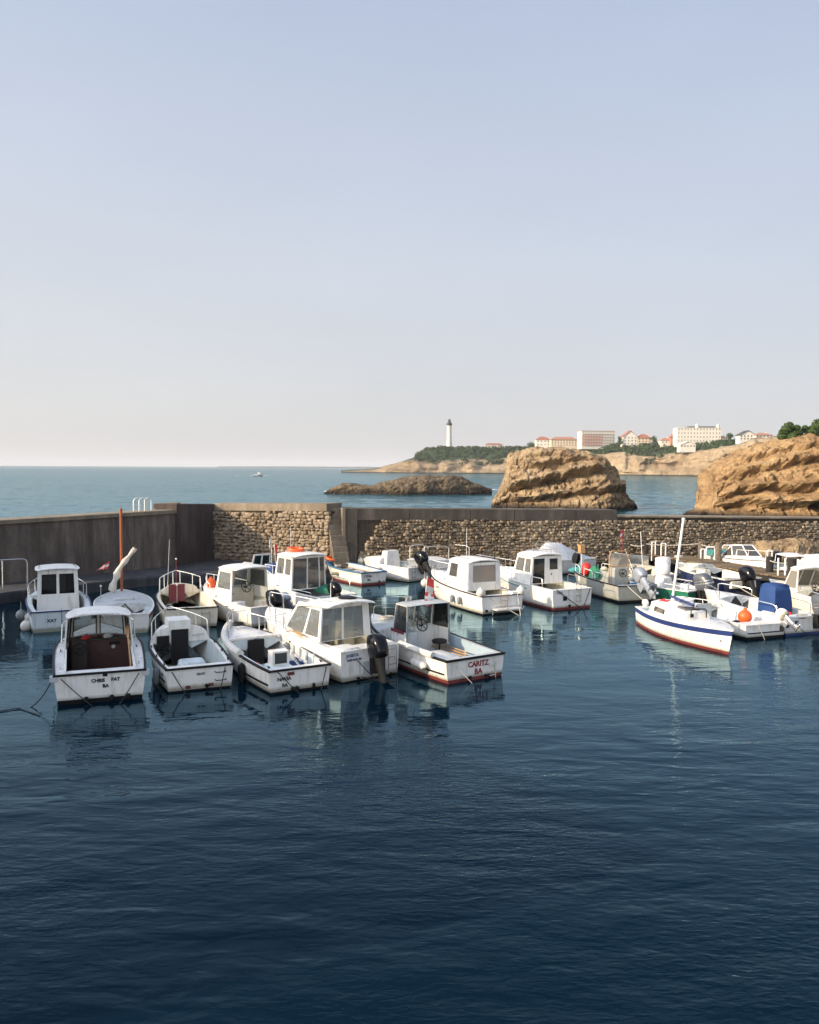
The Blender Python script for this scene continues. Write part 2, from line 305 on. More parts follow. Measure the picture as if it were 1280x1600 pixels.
def pebble(mb, c, ax, ay, az, m, rnd):
    K = 4; vs = {}
    def pt(i, j, k):
        q = Vector((i, j, k)) / (K / 2) - Vector((1, 1, 1)); n = q.normalized(); q = q * .38 + n * .78
        s = noise.noise(q * 1.1 + rnd) * .28 + 1
        return c + ax * q.x * s + ay * q.y * s + az * q.z * s
    base = len(mb.V)
    for i in range(K + 1):
        for j in range(K + 1):
            for k in range(K + 1):
                if k == 0: continue
                if 0 in (i, j) or K in (i, j) or k == K: vs[(i, j, k)] = len(mb.V); mb.V.append(tuple(pt(i, j, k)))
    def f(*q): mb.Fa.append(tuple(vs[x] for x in q)); mb.M.append(m)
    for a in range(K):
        for b in range(K):
            f((a, b, K), (a + 1, b, K), (a + 1, b + 1, K), (a, b + 1, K))
            if b > 0:
                f((a, 0, b), (a + 1, 0, b), (a + 1, 0, b + 1), (a, 0, b + 1)); f((a, K, b), (a, K, b + 1), (a + 1, K, b + 1), (a + 1, K, b))
                f((0, a, b), (0, a, b + 1), (0, a + 1, b + 1), (0, a + 1, b)); f((K, a, b), (K, a + 1, b), (K, a + 1, b + 1), (K, a, b + 1))
def rubble(mb, P0, P1, zlo, zhi, size, m, prot=.10, skip=None):
    d = P1 - P0; L = d.length; d.normalize(); n = Vector((d.y, -d.x, 0)); z = min(zlo(0), zlo(1))
    while z < max(zhi(0), zhi(1)):
        h = size * random.uniform(.72, 1.15); x = random.uniform(-.2, 0) * size
        while x < L:
            wd = size * random.uniform(.75, 1.75); u = (x + wd / 2) / L; zc = z + h / 2 + random.uniform(-.04, .04)
            if 0 < u < 1 and zc > zlo(u) and zc + h * .4 < zhi(u) and not (skip and skip(u, zc)):
                tw = random.uniform(-.18, .18); p = P0 + d * (x + wd / 2); p.z = zc
                dx = (d * math.cos(tw) + Vector((0, 0, 1)) * math.sin(tw)); dz = (Vector((0, 0, 1)) * math.cos(tw) - d * math.sin(tw))
                pebble(mb, p, dx * wd * .475, dz * h * .475, n * 1.45 * prot * random.uniform(.6, 1.5), m, Vector((random.uniform(0, 90), random.uniform(0, 90), 3)))
            x += wd
        z += h * .98
def wall_prism(mb, P0, P1, z0a, z0b, z1a, z1b, th, m=0, m_top=None):
    d = (P1 - P0).normalized(); b = Vector((-d.y, d.x, 0)) * th
    q = lambda p, z: Vector((p.x, p.y, z))
    mb.poly([q(P0, z0a), q(P1, z0b), q(P1, z1b), q(P0, z1a)], m); mb.poly([q(P0 + b, z0a), q(P0 + b, z1a), q(P1 + b, z1b), q(P1 + b, z0b)], m)
    mb.poly([q(P0, z1a), q(P1, z1b), q(P1 + b, z1b), q(P0 + b, z1a)], m if m_top is None else m_top)
    mb.poly([q(P0, z0a), q(P0, z1a), q(P0 + b, z1a), q(P0 + b, z0a)], m); mb.poly([q(P1, z0b), q(P1 + b, z0b), q(P1 + b, z1b), q(P1, z1b)], m)
ZP = .5
W0 = V2(at(-40, 916, ZP)); W1 = V2(at(275, 884, ZP)); W2 = V2(at(335, 873, ZP))
zt = lambda px, py, P: CAM_H + ray(px, py).z * (P.y / ray(px, py).y)
zW0, zW1, zW1b, zW2 = zt(-40, 815.5, W0), zt(275, 796.5, W1), zt(275, 787.5, W1), zt(335, 787, W2)
mb = MB(); wall_prism(mb, W0, W1, -1, -1, zW0 - .2, zW1 - .2, 1.3, 0)
dW = (W1 - W0).normalized(); nW = Vector((dW.y, -dW.x, 0))
Lw = (W1 - W0).length; k = 0.0                              # shuttered panels of slightly different plane, as cast
while k < Lw - .3:
    wd = min(random.uniform(3.2, 5.6), Lw - k); a = W0 + dW * k + nW * 0; b = W0 + dW * (k + wd - .035); pr = random.uniform(.02, .045)
    za = zW0 + (zW1 - zW0) * k / Lw - .2; mb.hexa([(*(a + nW * pr).xy, -1), (*(b + nW * pr).xy, -1), (*(b - nW * .1).xy, -1), (*(a - nW * .1).xy, -1)],
        [(*(a + nW * pr).xy, za), (*(b + nW * pr).xy, za), (*(b - nW * .1).xy, za), (*(a - nW * .1).xy, za)], 0); k += wd
sea_wall = mb.build('sea_wall', [CONC], sharp=0); tag(sea_wall, 'long shaded concrete sea wall with vertical stains on the left', 'wall', 'harbour walls')
mb = MB(); wall_prism(mb, W0 + nW * .13, W1 + nW * .13, zW0 - .2, zW1 - .2, zW0, zW1, 1.6, 0); mb.build('coping', CONCL, sea_wall, 0)
mb = MB(); e = nW * .10; wall_prism(mb, W1 + e + dW * .02, W2 + e, -1, -1, zW1b, zW2 - .02, 1.5, 0)
for s in (.28, .55, .8):
    a = W1 + (W2 - W1) * s + e; mb.obox((a.x, a.y, 1.8), dW * .05, nW * .03, (0, 0, 1.7), 0)
raised = mb.build('sea_wall', CONCR, sharp=0); tag(raised, 'taller rust brown block of concrete wall at the inner corner', 'wall', 'harbour walls')
mb = MB(); random.seed(3)                                      # broken masonry step behind the corner
a = at_d(262, 790, W1.y + 1.4)
for i in range(5): mb.obox((a.x + i * .25 - .4, a.y + random.uniform(-.2, .3), zW1 + .1 + random.uniform(0, .12)), (random.uniform(.25, .4), .06, 0), (0, .35, 0), (.02, 0, .14))
tag(mb.build('masonry_block', CONCL, sharp=0), 'low broken masonry on the wall top beside the white railing', 'masonry')
# facing stone wall, sunlit
S0 = W2.copy(); S1 = V2(at(514, 885, ZP)); zS0, zS1 = zt(335, 786.5, S0), zt(510, 787, S1)
mb = MB(); wall_prism(mb, S0, S1, -1, -1, zS0 - .45, zS1 - .45, 1.5, 0)
rubble(mb, S0, S1, lambda u: ZP - .15, lambda u: zS0 + (zS1 - zS0) * u - .42, .21, 1, .12)
sw = mb.build('stone_wall', [MORTAR, STONE], sharp=50, merge=False, recalc=False); tag(sw, 'sunlit rubble stone wall crossed by a diagonal shadow', 'wall', 'harbour walls')
dS = (S1 - S0).normalized(); nS = Vector((dS.y, -dS.x, 0))
mb = MB(); wall_prism(mb, S0 + nS * .1, S1 + nS * .1 - dS * .1, zS0 - .44, zS1 - .44, zS0, zS1, 1.7, 0); mb.build('coping', CONCL, sw, 0)
# stairs in the gap, then the long right-hand wall
T0 = V2(at(537, 884, ZP)); T1 = V2(at(1420, 862, ZP)); T1 = Vector((T1.x, T1.y + 0, 0))
zT0 = zt(537, 794.5, T0)
mb = MB(); dstep = (T0 - S1).normalized(); nst = Vector((dstep.y, -dstep.x, 0)); ns = 11
for i in range(ns):
    z1 = ZP - .05 + (zS1 - .25 - ZP) * (i + 1) / ns; a = S1 + nst * (1.15 - i * .155); b = T0 + nst * (1.15 - i * .155)
    mb.hexa([(a.x, a.y, -1), (b.x, b.y, -1), (b.x - nst.x * 3, b.y - nst.y * 3, -1), (a.x - nst.x * 3, a.y - nst.y * 3, -1)],
            [(a.x, a.y, z1), (b.x, b.y, z1), (b.x - nst.x * 3, b.y - nst.y * 3, z1), (a.x - nst.x * 3, a.y - nst.y * 3, z1)], 0)
tag(mb.build('stone_stairs', CONCL, sharp=0), 'narrow flight of worn stone stairs in the gap between the two walls', 'stairs')
mb = MB(); wall_prism(mb, S1 - dS * .06, S1 + dS * .02, -1, -1, zS1 - .5, zS1 - .5, 3.2, 0)   # cheek of the stairs
T0f = T0 + Vector((0, -.25, 0)); dT = (T1 - T0f).normalized(); nT = Vector((dT.y, -dT.x, 0)); LT = (T1 - T0f).length
pk = T0f + dT * (at(950, 868, ZP).x - T0f.x) / dT.x
zk0, zk1 = zt(945, 797, pk), zt(948, 808, pk); zT1 = zt(1420, 812, T1)
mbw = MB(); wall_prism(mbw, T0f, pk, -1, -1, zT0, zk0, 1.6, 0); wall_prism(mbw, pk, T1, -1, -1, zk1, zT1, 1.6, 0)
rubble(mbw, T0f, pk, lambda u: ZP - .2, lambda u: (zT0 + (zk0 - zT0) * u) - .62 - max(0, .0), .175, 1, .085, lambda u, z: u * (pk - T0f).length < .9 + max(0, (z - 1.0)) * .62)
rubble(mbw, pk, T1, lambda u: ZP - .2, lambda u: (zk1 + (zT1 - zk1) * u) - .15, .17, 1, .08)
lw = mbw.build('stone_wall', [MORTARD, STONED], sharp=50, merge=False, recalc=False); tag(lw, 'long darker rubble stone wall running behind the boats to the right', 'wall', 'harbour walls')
mb = MB(); k = 0.0; Lk = (pk - T0f).length
while k < Lk - .2:
    wd = min(random.uniform(2.6, 4.2), Lk - k); a = T0f + dT * k + nT * .09; b = T0f + dT * (k + wd - .04) + nT * .09
    za = zT0 + (zk0 - zT0) * k / Lk; zb = zT0 + (zk0 - zT0) * (k + wd) / Lk; wall_prism(mb, a, b, za - .66, zb - .66, za + .012, zb + .012, 1.75, 0); k += wd
mb.build('concrete_band', CONCB, lw, 0)
mb = MB(); a = T0f + nT * .12; wall_prism(mb, a - dT * .05, a + dT * .8, -.6, -.6, zT0 + .02, zT0 + .02, 1.9, 0)
mb.build('end_pillar', CONCB, lw, 0)
mb = MB(); a = T0f + nT * .14 - dT * .06; wall_prism(mb, a - dT * .02, a + dT * .16, -.6, -.6, zT0 + .03, zT0 + .03, 1.95, 0); mb.build('quoin_edge', CONCL, lw, 0)
mb = MB(); a = pk + nT * .12; wall_prism(mb, a, T1 + nT * .12, zk1 + .0, zT1, zk1 + .09, zT1 + .09, 1.8, 0); mb.build('coping', CONCL, lw, 0)
# platform and ledge at the foot of the walls
front = [at(-60, 935, ZP), at(45, 921, ZP), at(48, 927, ZP), at(140, 911, ZP), at(219, 902, ZP), at(343, 894, ZP), at(520, 888, ZP), at(537, 888, ZP), at(760, 879, ZP), at(945, 872, ZP), at(1010, 868, ZP)]
back = [W0 - nW * .1, W0 + (W1 - W0) * .25 - nW * .1, W0 + (W1 - W0) * .27 - nW * .1, W0 + (W1 - W0) * .5 - nW * .1, W0 + (W1 - W0) * .75 - nW * .1, W2 + Vector((.1, .3, 0)), S1 + Vector((0, .3, 0)), T0 + Vector((.1, .3, 0)),
        T0f + dT * LT * .26 - nT * .1, pk - nT * .1, pk + dT * 4 - nT * .1]
mb = MB(); top = [[Vector((f.x, f.y, ZP)) for f in front], [Vector((b.x, b.y, ZP)) for b in back]]
def densify(r, n=6): return [r[i].lerp(r[i + 1], k / n) for i in range(len(r) - 1) for k in range(n)] + [r[-1]]
fr = densify(top[0]); bk = densify(top[1])
fr = [p + Vector((noise.noise(p * .9) * .10, noise.noise(p * .9 + Vector((5, 5, 5))) * .12, 0)) for p in fr]
mb.grid([[p + Vector((0, .02, -1.6)) for p in fr], [p + Vector((0, -.02, -.1)) for p in fr], [p + Vector((0, .05, 0)) for p in fr], bk])
tag(mb.build('quay_platform', CONCP, sharp=0), kind='structure')
# harbour water: in front of the walls
hp = [(-70, -30), (60, -30), (70, T1.y - 6)] + [(p.x, p.y) for p in (T1, T0f, S1, S0, W1, W0)] + [(-70, W0.y - 30)]
mb = MB(); mb.poly([(x, y, 0) for x, y in hp]); tag(mb.build('harbour_water', HARB, sharp=0), kind='structure')
# rough bedrock at the foot of the right wall
def rockmat(name, cols, sc=.35, bumpd=.25, strata=(.12, .12, 1.0), topc=None, dip=-.3):
    m, t, b = new_mat(name)
    mpv = coords(t, 'Object', strata); mpv.node.inputs['Rotation'].default_value = (0, dip, 0); f = noise_n(t, mpv, sc * 4, 8, .65, .6); f2 = noise_n(t, coords(t), sc, 8, .7)
    mx = nd(t, 'ShaderNodeMath', operation='MULTIPLY_ADD'); mx.inputs[1].default_value = .55; t.links.new(f, mx.inputs[0])
    m2 = nd(t, 'ShaderNodeMath', operation='MULTIPLY'); m2.inputs[1].default_value = .45; t.links.new(f2, m2.inputs[0]); t.links.new(m2.outputs[0], mx.inputs[2])
    c = ramp_n(t, mx.outputs[0], [(p, q) for p, q in zip((.32, .43, .52, .62, .72), cols)])
    f3 = noise_n(t, coords(t), sc * 7, 8, .8); c = mix_c(t, .75, c, ramp_n(t, f3, [(.33, (.30, .27, .25)), (.56, (1, 1, 1))]), 'MULTIPLY')
    sz = nd(t, 'ShaderNodeSeparateXYZ'); g = nd(t, 'ShaderNodeNewGeometry'); t.links.new(g.outputs['Position'], sz.inputs[0])
    wet = ramp_n(t, sz.outputs[2], [(.15, (1, 1, 1)), (.95, (0, 0, 0))]); c = mix_c(t, wet, c, (.035, .028, .022))
    if topc:
        sn = nd(t, 'ShaderNodeSeparateXYZ'); t.links.new(g.outputs['Normal'], sn.inputs[0])
        ml = nd(t, 'ShaderNodeMath', operation='MULTIPLY_ADD'); ml.inputs[1].default_value = .5; t.links.new(f2, ml.inputs[0]); t.links.new(sn.outputs[2], ml.inputs[2])
        c = mix_c(t, ramp_n(t, ml.outputs[0], [(.86, (0, 0, 0)), (1.05, (1, 1, 1))]), c, topc)
    t.links.new(c, b.inputs['Base Color']); b.inputs['Roughness'].default_value = .95; b.inputs['Specular IOR Level'].default_value = .2
    h = nd(t, 'ShaderNodeMath', operation='ADD'); t.links.new(f, h.inputs[0]); t.links.new(f3, h.inputs[1])
    bump_n(t, b, h.outputs[0], bumpd); return m
TAN = ((.12, .085, .055), (.28, .20, .12), (.42, .31, .19), (.50, .39, .25), (.58, .47, .32))
ORA = ((.13, .08, .038), (.30, .19, .095), (.45, .30, .155), (.54, .38, .20), (.60, .46, .28))
DRK = ((.05, .038, .026), (.10, .075, .05), (.17, .13, .085), (.25, .19, .125), (.32, .25, .17))
ROCKT = rockmat('tan_rock', TAN, .30, .35); ROCKO = rockmat('ochre_rock', ORA, .26, .40); ROCKD = rockmat('dark_rock', DRK, .25, .3); BEDR = rockmat('bedrock', TAN, .9, .15)
def crag(name, label, sil, base_px, dist, depth, mat, base_z=-.6, amp=1.0, tilt=.35, nu=120, nv=46, fs=.22, ledge=.8, cat='rock', lay=1.0, ridge=.5, grooves=()):
    # sil: outline points (px, py) at the given distance; the body gets its own thickness front and back
    pts = sorted(sil)
    def top(px):
        for (a, ya), (b, yb) in zip(pts, pts[1:]):
            if a <= px <= b: return ya + (yb - ya) * (px - a) / max(1e-6, b - a)
        return pts[-1][1]
    x0, x1 = pts[0][0], pts[-1][0]; rows = []; o = at_d((x0 + x1) / 2, base_px, dist); o.z = 0
    gl_ = [([(lambda P_: (P_.x - o.x, P_.z))(at_d(a_[0], a_[1], dist)) for a_ in pl], gd, gw) for pl, gd, gw in grooves]
    for iu in range(nu + 1):
        u = iu / nu; px = x0 + (x1 - x0) * u; P = at_d(px, top(px), dist); H = max(.15, P.z - base_z); T = depth * (.04 + .5 * ((u / ridge) ** .75 if u < ridge else max(0, 1 - ((u - ridge) / (1 - ridge)) ** 1.25))); row = []
        for iv in range(nv + 1):
            a = math.pi * iv / nv; cy = -math.cos(a); sz = max(0.0, math.sin(a))
            y = math.copysign(abs(cy) ** .72, cy) * T; z = base_z + H * sz ** .74
            q = Vector((P.x - o.x, y, z)); n = Vector((0, cy, sz * .25 + .05))
            s = z + q.x * tilt + y * .15 + noise.noise(q * .12) * 2.2 + noise.noise(q * .5) * .35
            led = 0.0
            for per, am in ((3.0 * lay, 1.15), (1.1 * lay, .55), (.42 * lay, .26)):
                k_ = s / per; fl_ = math.floor(k_); fr_ = k_ - fl_; wgt = noise.noise(Vector((fl_ * 7.3, q.x * .11, per))) * 1.5 + .45
                led += am * max(0, wgt) * (min(fr_ * 1.15, (1 - fr_) * 6) - .35)
            big = fbm(q * fs, 6, .7)
            crk = noise.ridged_multi_fractal(Vector((q.x * .16, q.y * .16, z * .10 + 7)), .9, 2.1, 4, 1.0, 2.0)
            rough_ = fbm(q * 1.6, 5, .5)
            gsum = 0.0
            if cy < .2:
                for (pl, gd, gw) in gl_:
                    for (xa, za), (xb, zb) in zip(pl, pl[1:]):
                        if xa <= q.x <= xb:
                            dzz = z - (za + (zb - za) * (q.x - xa) / (xb - xa)) - noise.noise(q * .7) * .5
                            gsum += gd * max(0, min(1, (q.x - pl[0][0]) / 3.0, (pl[-1][0] - q.x) / 2.0)) * (math.exp(-(dzz / gw) ** 2) - .75 * math.exp(-((dzz - gw * 1.8) / gw) ** 2))
            vd = noise.voronoi(q * Vector((.32, .32, .6)) if False else Vector((q.x * .30, q.y * .30, q.z * .55 + q.x * tilt * .5)))[0]; vd2 = noise.voronoi(Vector((q.x * .9, q.y * .9, q.z * 1.5)))[0]
            blk = noise.cell(Vector((q.x * .30, q.y * .25, q.z * .6))) * 0 - max(0, .16 - (vd[1] - vd[0])) * 4.5 + (vd[1] - vd[0]) * .5 - max(0, .12 - (vd2[1] - vd2[0])) * 1.6
            dsp = (-gsum + blk * .55 + big * .9 + led * ledge * .6 - max(0, crk - 1.25) * .6 + rough_ * .18) * amp
            edge = min(1, 5 * sz + .25)
            row.append(q + n * dsp * edge + Vector((fbm(q * .5 + Vector((9, 2, 1)), 4) * .22 * amp, 0, fbm(q * .8, 4) * .14 * amp * (1 if sz > .3 else .3))))
        rows.append(row)
    m = MB(); m.grid(rows); m.poly(rows[0]); m.poly(rows[-1])
    ob = m.build(name, mat, sharp=0, loc=o); tag(ob, label, cat); return ob
random.seed(11)
crag('sea_rock', 'low dark rock island lying flat in the sea', [(506, 770), (515, 764), (535, 756), (548, 755), (560, 757), (582, 759), (592, 755), (612, 751), (628, 746), (650, 743), (668, 741.5), (690, 743), (705, 742), (722, 744.5), (735, 752), (752, 757.5), (766, 764), (769, 768)],
     770, 212, 16, ROCKD, -.5, .9, .1, 190, 46, .25, lay=.6)
crag('sea_rock', 'big tan layered rock standing in the sea behind the wall', [(769, 800), (773, 778), (781, 765), (788, 754), (791, 738), (793, 722), (796, 708), (812, 706), (825, 700), (838, 699), (850, 703), (872, 699), (895, 704), (912, 708), (930, 713), (945, 726), (958, 731), (966, 743), (970, 754), (974, 763), (978, 770), (984, 779), (992, 787), (996, 792)],
     793, 140, 23, ROCKT, -.8, 1.5, -.32, 250, 120, .14, .55, ridge=.66, grooves=[([(772, 772), (800, 765), (860, 748), (905, 737), (945, 735), (985, 748)], 1.6, .55), ([(770, 786), (820, 780), (880, 770), (930, 764), (992, 766)], 1.1, .4), ([(795, 738), (850, 727), (900, 718), (945, 730)], .9, .35), ([(792, 722), (850, 712), (915, 712)], .6, .25)])
crag('sea_rock', 'massive ochre rock bluff at the right edge above the wall', [(1074, 801), (1086, 798), (1100, 795), (1104, 780), (1105, 765), (1106, 750), (1107, 738), (1116, 731), (1125, 724), (1150, 711), (1166, 701), (1176, 696), (1192, 689), (1208, 686), (1232, 684), (1255, 681), (1280, 677), (1320, 672), (1360, 690), (1400, 730), (1430, 800)],
     803, 119, 26, ROCKO, -.8, 1.5, -.34, 270, 130, .17, .6, ridge=.52, grooves=[([(1100, 778), (1150, 765), (1205, 764), (1300, 742)], 1.4, .45), ([(1106, 752), (1160, 735), (1230, 716), (1330, 695)], 1.1, .4), ([(1080, 793), (1140, 786), (1200, 790), (1250, 778), (1320, 770)], 1.3, .5), ([(1205, 800), (1215, 786), (1245, 782), (1270, 792), (1290, 800)], 4.5, 1.1), ([(1120, 728), (1180, 708), (1260, 695)], .7, .3)])
crag('sea_rock', 'small rock outcrop against the seaward side of the wall', [(838, 799), (850, 796), (880, 794), (905, 797), (925, 798), (945, 800), (962, 804), (974, 809), (978, 814)], 805, 66, 5, ROCKT, .2, .35, .1, 80, 30, .6, lay=.3)
for i, (a, b, h0, d_) in enumerate([(915, 1080, 850, 57.0), (1040, 1200, 846, 57.0), (1150, 1300, 840, 56.5)]):
    crag('bedrock_ledge', ['tan bedrock ledge under the wall at the start of the jetty', 'tan bedrock ledge under the wall behind the two weathered piles', 'tan bedrock ledge under the wall behind the white speedboat'][i],
         [(a, 872), (a + 15, h0 + 18), (a + 40, h0 + 4), (a + 62, h0 + 8), (a + 85, h0), (a + 110, h0 + 5), (a + 135, h0 + 10), (b, 866)], 868, d_, 3.2, BEDR, -.2, .34, .1, 130, 36, .8, 1.4, 'rock', .3)
# ------------------------------------------------------------------ headland, cliffs and coast
CLIFF = rockmat('cliff_rock', ((.13, .095, .06), (.25, .185, .115), (.36, .275, .175), (.42, .33, .215), (.48, .39, .27)), .03, 1.2, (.12, .12, 1.0))
GRASSL = paint('headland_scrub_ground', (.026, .050, .016), .95, dirt=.35, scale=.05)
HL = [  # px, waterline y, cliff-top y, plateau y, distance
 (532, 737.6, 737.0, 736.8, 1040), (560, 738, 735.2, 734.6, 1040), (590, 738.5, 733, 732.5, 1030), (600, 739, 729, 728, 1020), (625, 739.5, 723, 722, 1015), (645, 739.5, 719, 716, 1010), (655, 739.3, 720, 709, 1010), (665, 739, 722, 703, 1010),
 (690, 738.8, 722, 700, 1010), (720, 738.8, 722, 700, 1010), (760, 738.8, 721, 701, 1010), (800, 739, 720, 700, 1005), (840, 739, 718, 699, 990), (880, 740, 716, 698, 960), (915, 740.5, 716, 697, 920),
 (935, 741, 714, 696.5, 890), (950, 741.2, 713, 696, 870), (975, 741.5, 711, 696, 850), (1000, 742, 712, 696, 840), (1030, 742, 714, 695.5, 830), (1060, 742.5, 711, 694, 820), (1085, 742.5, 707, 693, 800), (1110, 742.8, 702, 692, 780), (1140, 743, 696, 689, 760), (1170, 743, 690, 687, 740), (1210, 743.5, 688, 686, 720), (1260, 744, 687, 685, 700), (1330, 744, 688, 686, 700), (1450, 744, 690, 688, 700)]
def hl(px):
    for a, b in zip(HL, HL[1:]):
        if a[0] <= px <= b[0]:
            k = (px - a[0]) / (b[0] - a[0]); return [x + (y - x) * k for x, y in zip(a, b)]
    return list(HL[-1])
def head_pt(px, k):     # k 0..1 waterline -> cliff top, 1..2 slope to the plateau edge, 2..3 plateau
    _, yw, yc, yp, d = hl(px)
    if k <= 1: P = at_d(px, yw + (yc - yw) * k, d + 14 * k); 
    elif k <= 2: P = at_d(px, yc + (yp - yc) * (k - 1), d + 14 + 55 * (k - 1))
    else:
        P = at_d(px, yp, d + 69); r = ray(px, yp); P = P + Vector((r.x, r.y, 0)).normalized() * 420 * (k - 2)
    return P
rows = []
ks = [-.12] + [i / 12 for i in range(13)] + [1 + i / 6 for i in range(1, 7)] + [2.3, 3.0]
for i in range(361):
    px = 533 + (1449 - 533) * i / 360; row = []
    for k in ks:
        P = head_pt(px, max(0, k))
        if k < 0: P.z = -3
        elif k < 1.2:
            rel = max(.15, (hl(px)[1] - hl(px)[2]) / 25)
            s = P.z * .35 + P.x * .02
            d = fbm(Vector((P.x * .035, P.z * .07, 1)), 6, .8) * 9 * rel + noise.noise(Vector((s, 4, 4))) * 2.4 * rel - abs(noise.noise(Vector((P.x * .06, 2, P.z * .02)))) * 8 * rel
            P.y += d; 
            if .1 < k: P.z += fbm(Vector((P.x * .04, 5, k * 2)), 5) * 1.8 * rel
        else: P.z += fbm(Vector((P.x * .02, P.y * .02, 1)), 4) * 1.2
        row.append(P)
    rows.append(row)
mb = MB(); mb.grid(rows, 0, lambda a, b: 1 if ks[b] > 1.12 else 0)
tag(mb.build('headland', [CLIFF, GRASSL], sharp=40), kind='structure')
mb = MB(); rows = []
for i in range(60):                                          # thin far coast beyond the headland
    px = 340 + 260 * i / 59; hh = 1.4 * math.sin(math.pi * min(1, max(0, (i + 1) / 30 if i < 30 else 1)) / 2) ** .6 + abs(noise.noise(Vector((px * .08, 1, 1)))) * 1.0
    base = at_d(px, 728.8 + (px - 300) * .0055, 7000); rows.append([Vector((base.x, 7000, -5)), Vector((base.x, 7000, base.z + hh * 7000 / F * .45)), Vector((base.x, 7800, base.z + hh * 7000 / F * .6)), Vector((base.x, 7900, -5))])
mb.grid(rows); tag(mb.build('far_coast', paint('far_coast_land', (.05, .06, .055), .9, scale=.001), sharp=0), kind='structure')
# vegetation
def leafmat(name, c0, c1, c2):
    m, t, b = new_mat(name); g = nd(t, 'ShaderNodeNewGeometry')
    c = ramp_n(t, g.outputs['Random Per Island'], [(0, c0), (.5, c1), (1, c2)]); t.links.new(c, b.inputs['Base Color']); b.inputs['Roughness'].default_value = .7
    b.inputs['Specular IOR Level'].default_value = .15; return m
LEAF = leafmat("scrub_leaves", (.018, .036, .011), (.034, .060, .017), (.065, .092, .028)); LEAF2 = leafmat('tree_leaves', (.025, .05, .015), (.05, .085, .025), (.085, .125, .04))
TRUNK = paint('bark', (.09, .065, .045), .9, dirt=.3)
def leaf_clump(mb, c, r, n, size, flat=.75):
    for i in range(n):
        d = Vector((random.gauss(0, 1), random.gauss(0, 1), random.gauss(0, 1))).normalized(); rr = random.uniform(.55, 1.0) ** .5
        p = c + Vector((d.x * r * rr, d.y * r * rr, d.z * r * flat * rr)); nn = (d + Vector((random.gauss(0, .45), random.gauss(0, .45), random.gauss(0, .45) + .25))).normalized()
        u = nn.orthogonal().normalized(); v = nn.cross(u); a = random.uniform(0, 6.28); s = size * random.uniform(.6, 1.35)
        u, v = u * math.cos(a) + v * math.sin(a), v * math.cos(a) - u * math.sin(a)
        mb.poly([p + u * s, p + v * s * .62, p - u * s, p - v * s * .62])
random.seed(21); mb = MB()
px = 652.0
while px < 1215:
    _, yw, yc, yp, d = hl(px)
    for k in range(3):
        q = random.random() ** .8; P = head_pt(px + random.uniform(-3, 3), ((.98 - (.45 if random.random() < .22 + .25 * noise.noise(Vector((px * .05, 1, 1))) else 0) * random.random()) if px > 935 else .66) + q * (1.2 if px > 935 else 1.35))
        lim = .30 if (px > 1085) else 0
        if px > 1150 and q < .3: continue
        r = random.uniform(2.0, 5.2) * (1.0 if px < 1085 else .7); leaf_clump(mb, P + Vector((0, 0, r * .25)), r, int(26 + r * 7), .62 + r * .13)
    for k in range(2):                                         # trees along the plateau edge
        P = head_pt(px + random.uniform(-3, 3), 2.0 + random.uniform(-.1, .25)); r = random.uniform(2.2, 4.2) * (1 if px < 1090 else .55)
        P.z += r * .2; leaf_clump(mb, P, r, 50, 1.0)
    px += 3.1
tag(mb.build('headland_scrub', LEAF, sharp=0, merge=False, recalc=False), 'dense dark green scrub covering the far headland', 'scrub', None, 'stuff')
def tree(P, crowns, leafs, label, group, trunk_r=.15, mat=None, name='tree', cat='tree'):
    root = empty(name, P, 0, label, cat, group); m = MB(); t = MB()
    for (c, r, n, s) in crowns:
        c = Vector(c); leaf_clump(m, c, r, n, s * leafs, .85); b0 = Vector((0, 0, -.3)); mid = b0.lerp(c, .5) + Vector((0, 0, -.1 * r))
        t.tube([b0, mid, c], [trunk_r, trunk_r * .7, trunk_r * .25], 6)
    m.build('crown', mat or LEAF2, root, 0, False, False); t.build('trunk', TRUNK, root); return root
random.seed(5)
def crown_set(w, h, n, r, leaves, s):
    out = []
    for i in range(n):
        a = random.uniform(0, 6.28); q = random.uniform(0, 1) ** .6; z = h * (.42 + .42 * random.uniform(-1, 1) * (1 - .4 * q)); out.append(((math.cos(a) * w * .34 * q, math.sin(a) * w * .34 * q, z), r * random.uniform(.75, 1.2), leaves, s))
    return out
P = at_d(1233, 688, 117); tree(P, crown_set(3.6, 2.6, 22, .62, 320, 1), .13, 'round dense green bush on top of the ochre rock bluff', 'bushes on the rock bluff', name='bush', cat='bush')
P = at_d(1263, 684, 117); tree(P, crown_set(2.6, 1.9, 12, .5, 160, 1), .13, 'smaller ragged bush at the right edge on the bluff top', 'bushes on the rock bluff', name='bush', cat='bush')
P = at_d(1278, 681, 115); tree(P, crown_set(2.2, 2.6, 9, .55, 120, 1), .13, 'taller thin bush cut by the right edge of the picture', 'bushes on the rock bluff', name='bush', cat='bush')
for i, (px, py, d, w, h) in enumerate([(968, 696, 905, 7, 12), (1022, 694, 900, 9, 9), (830, 698, 1060, 10, 7), (868, 697, 1040, 8, 7), (1140, 688, 850, 9, 7)]):
    tree(at_d(px, py, d), crown_set(w, h, 9, w * .28, 70, 1), .55, ['dark round tree right beside the balconied apartment block', 'tree between the gabled villa and the low orange roofed house', 'tree on the plateau left of the two small red roofed villas',
         'tree between the narrow villa and the wide cream villa', 'small tree just right of the big white hotel'][i], 'trees among the cliff-top houses', .4)
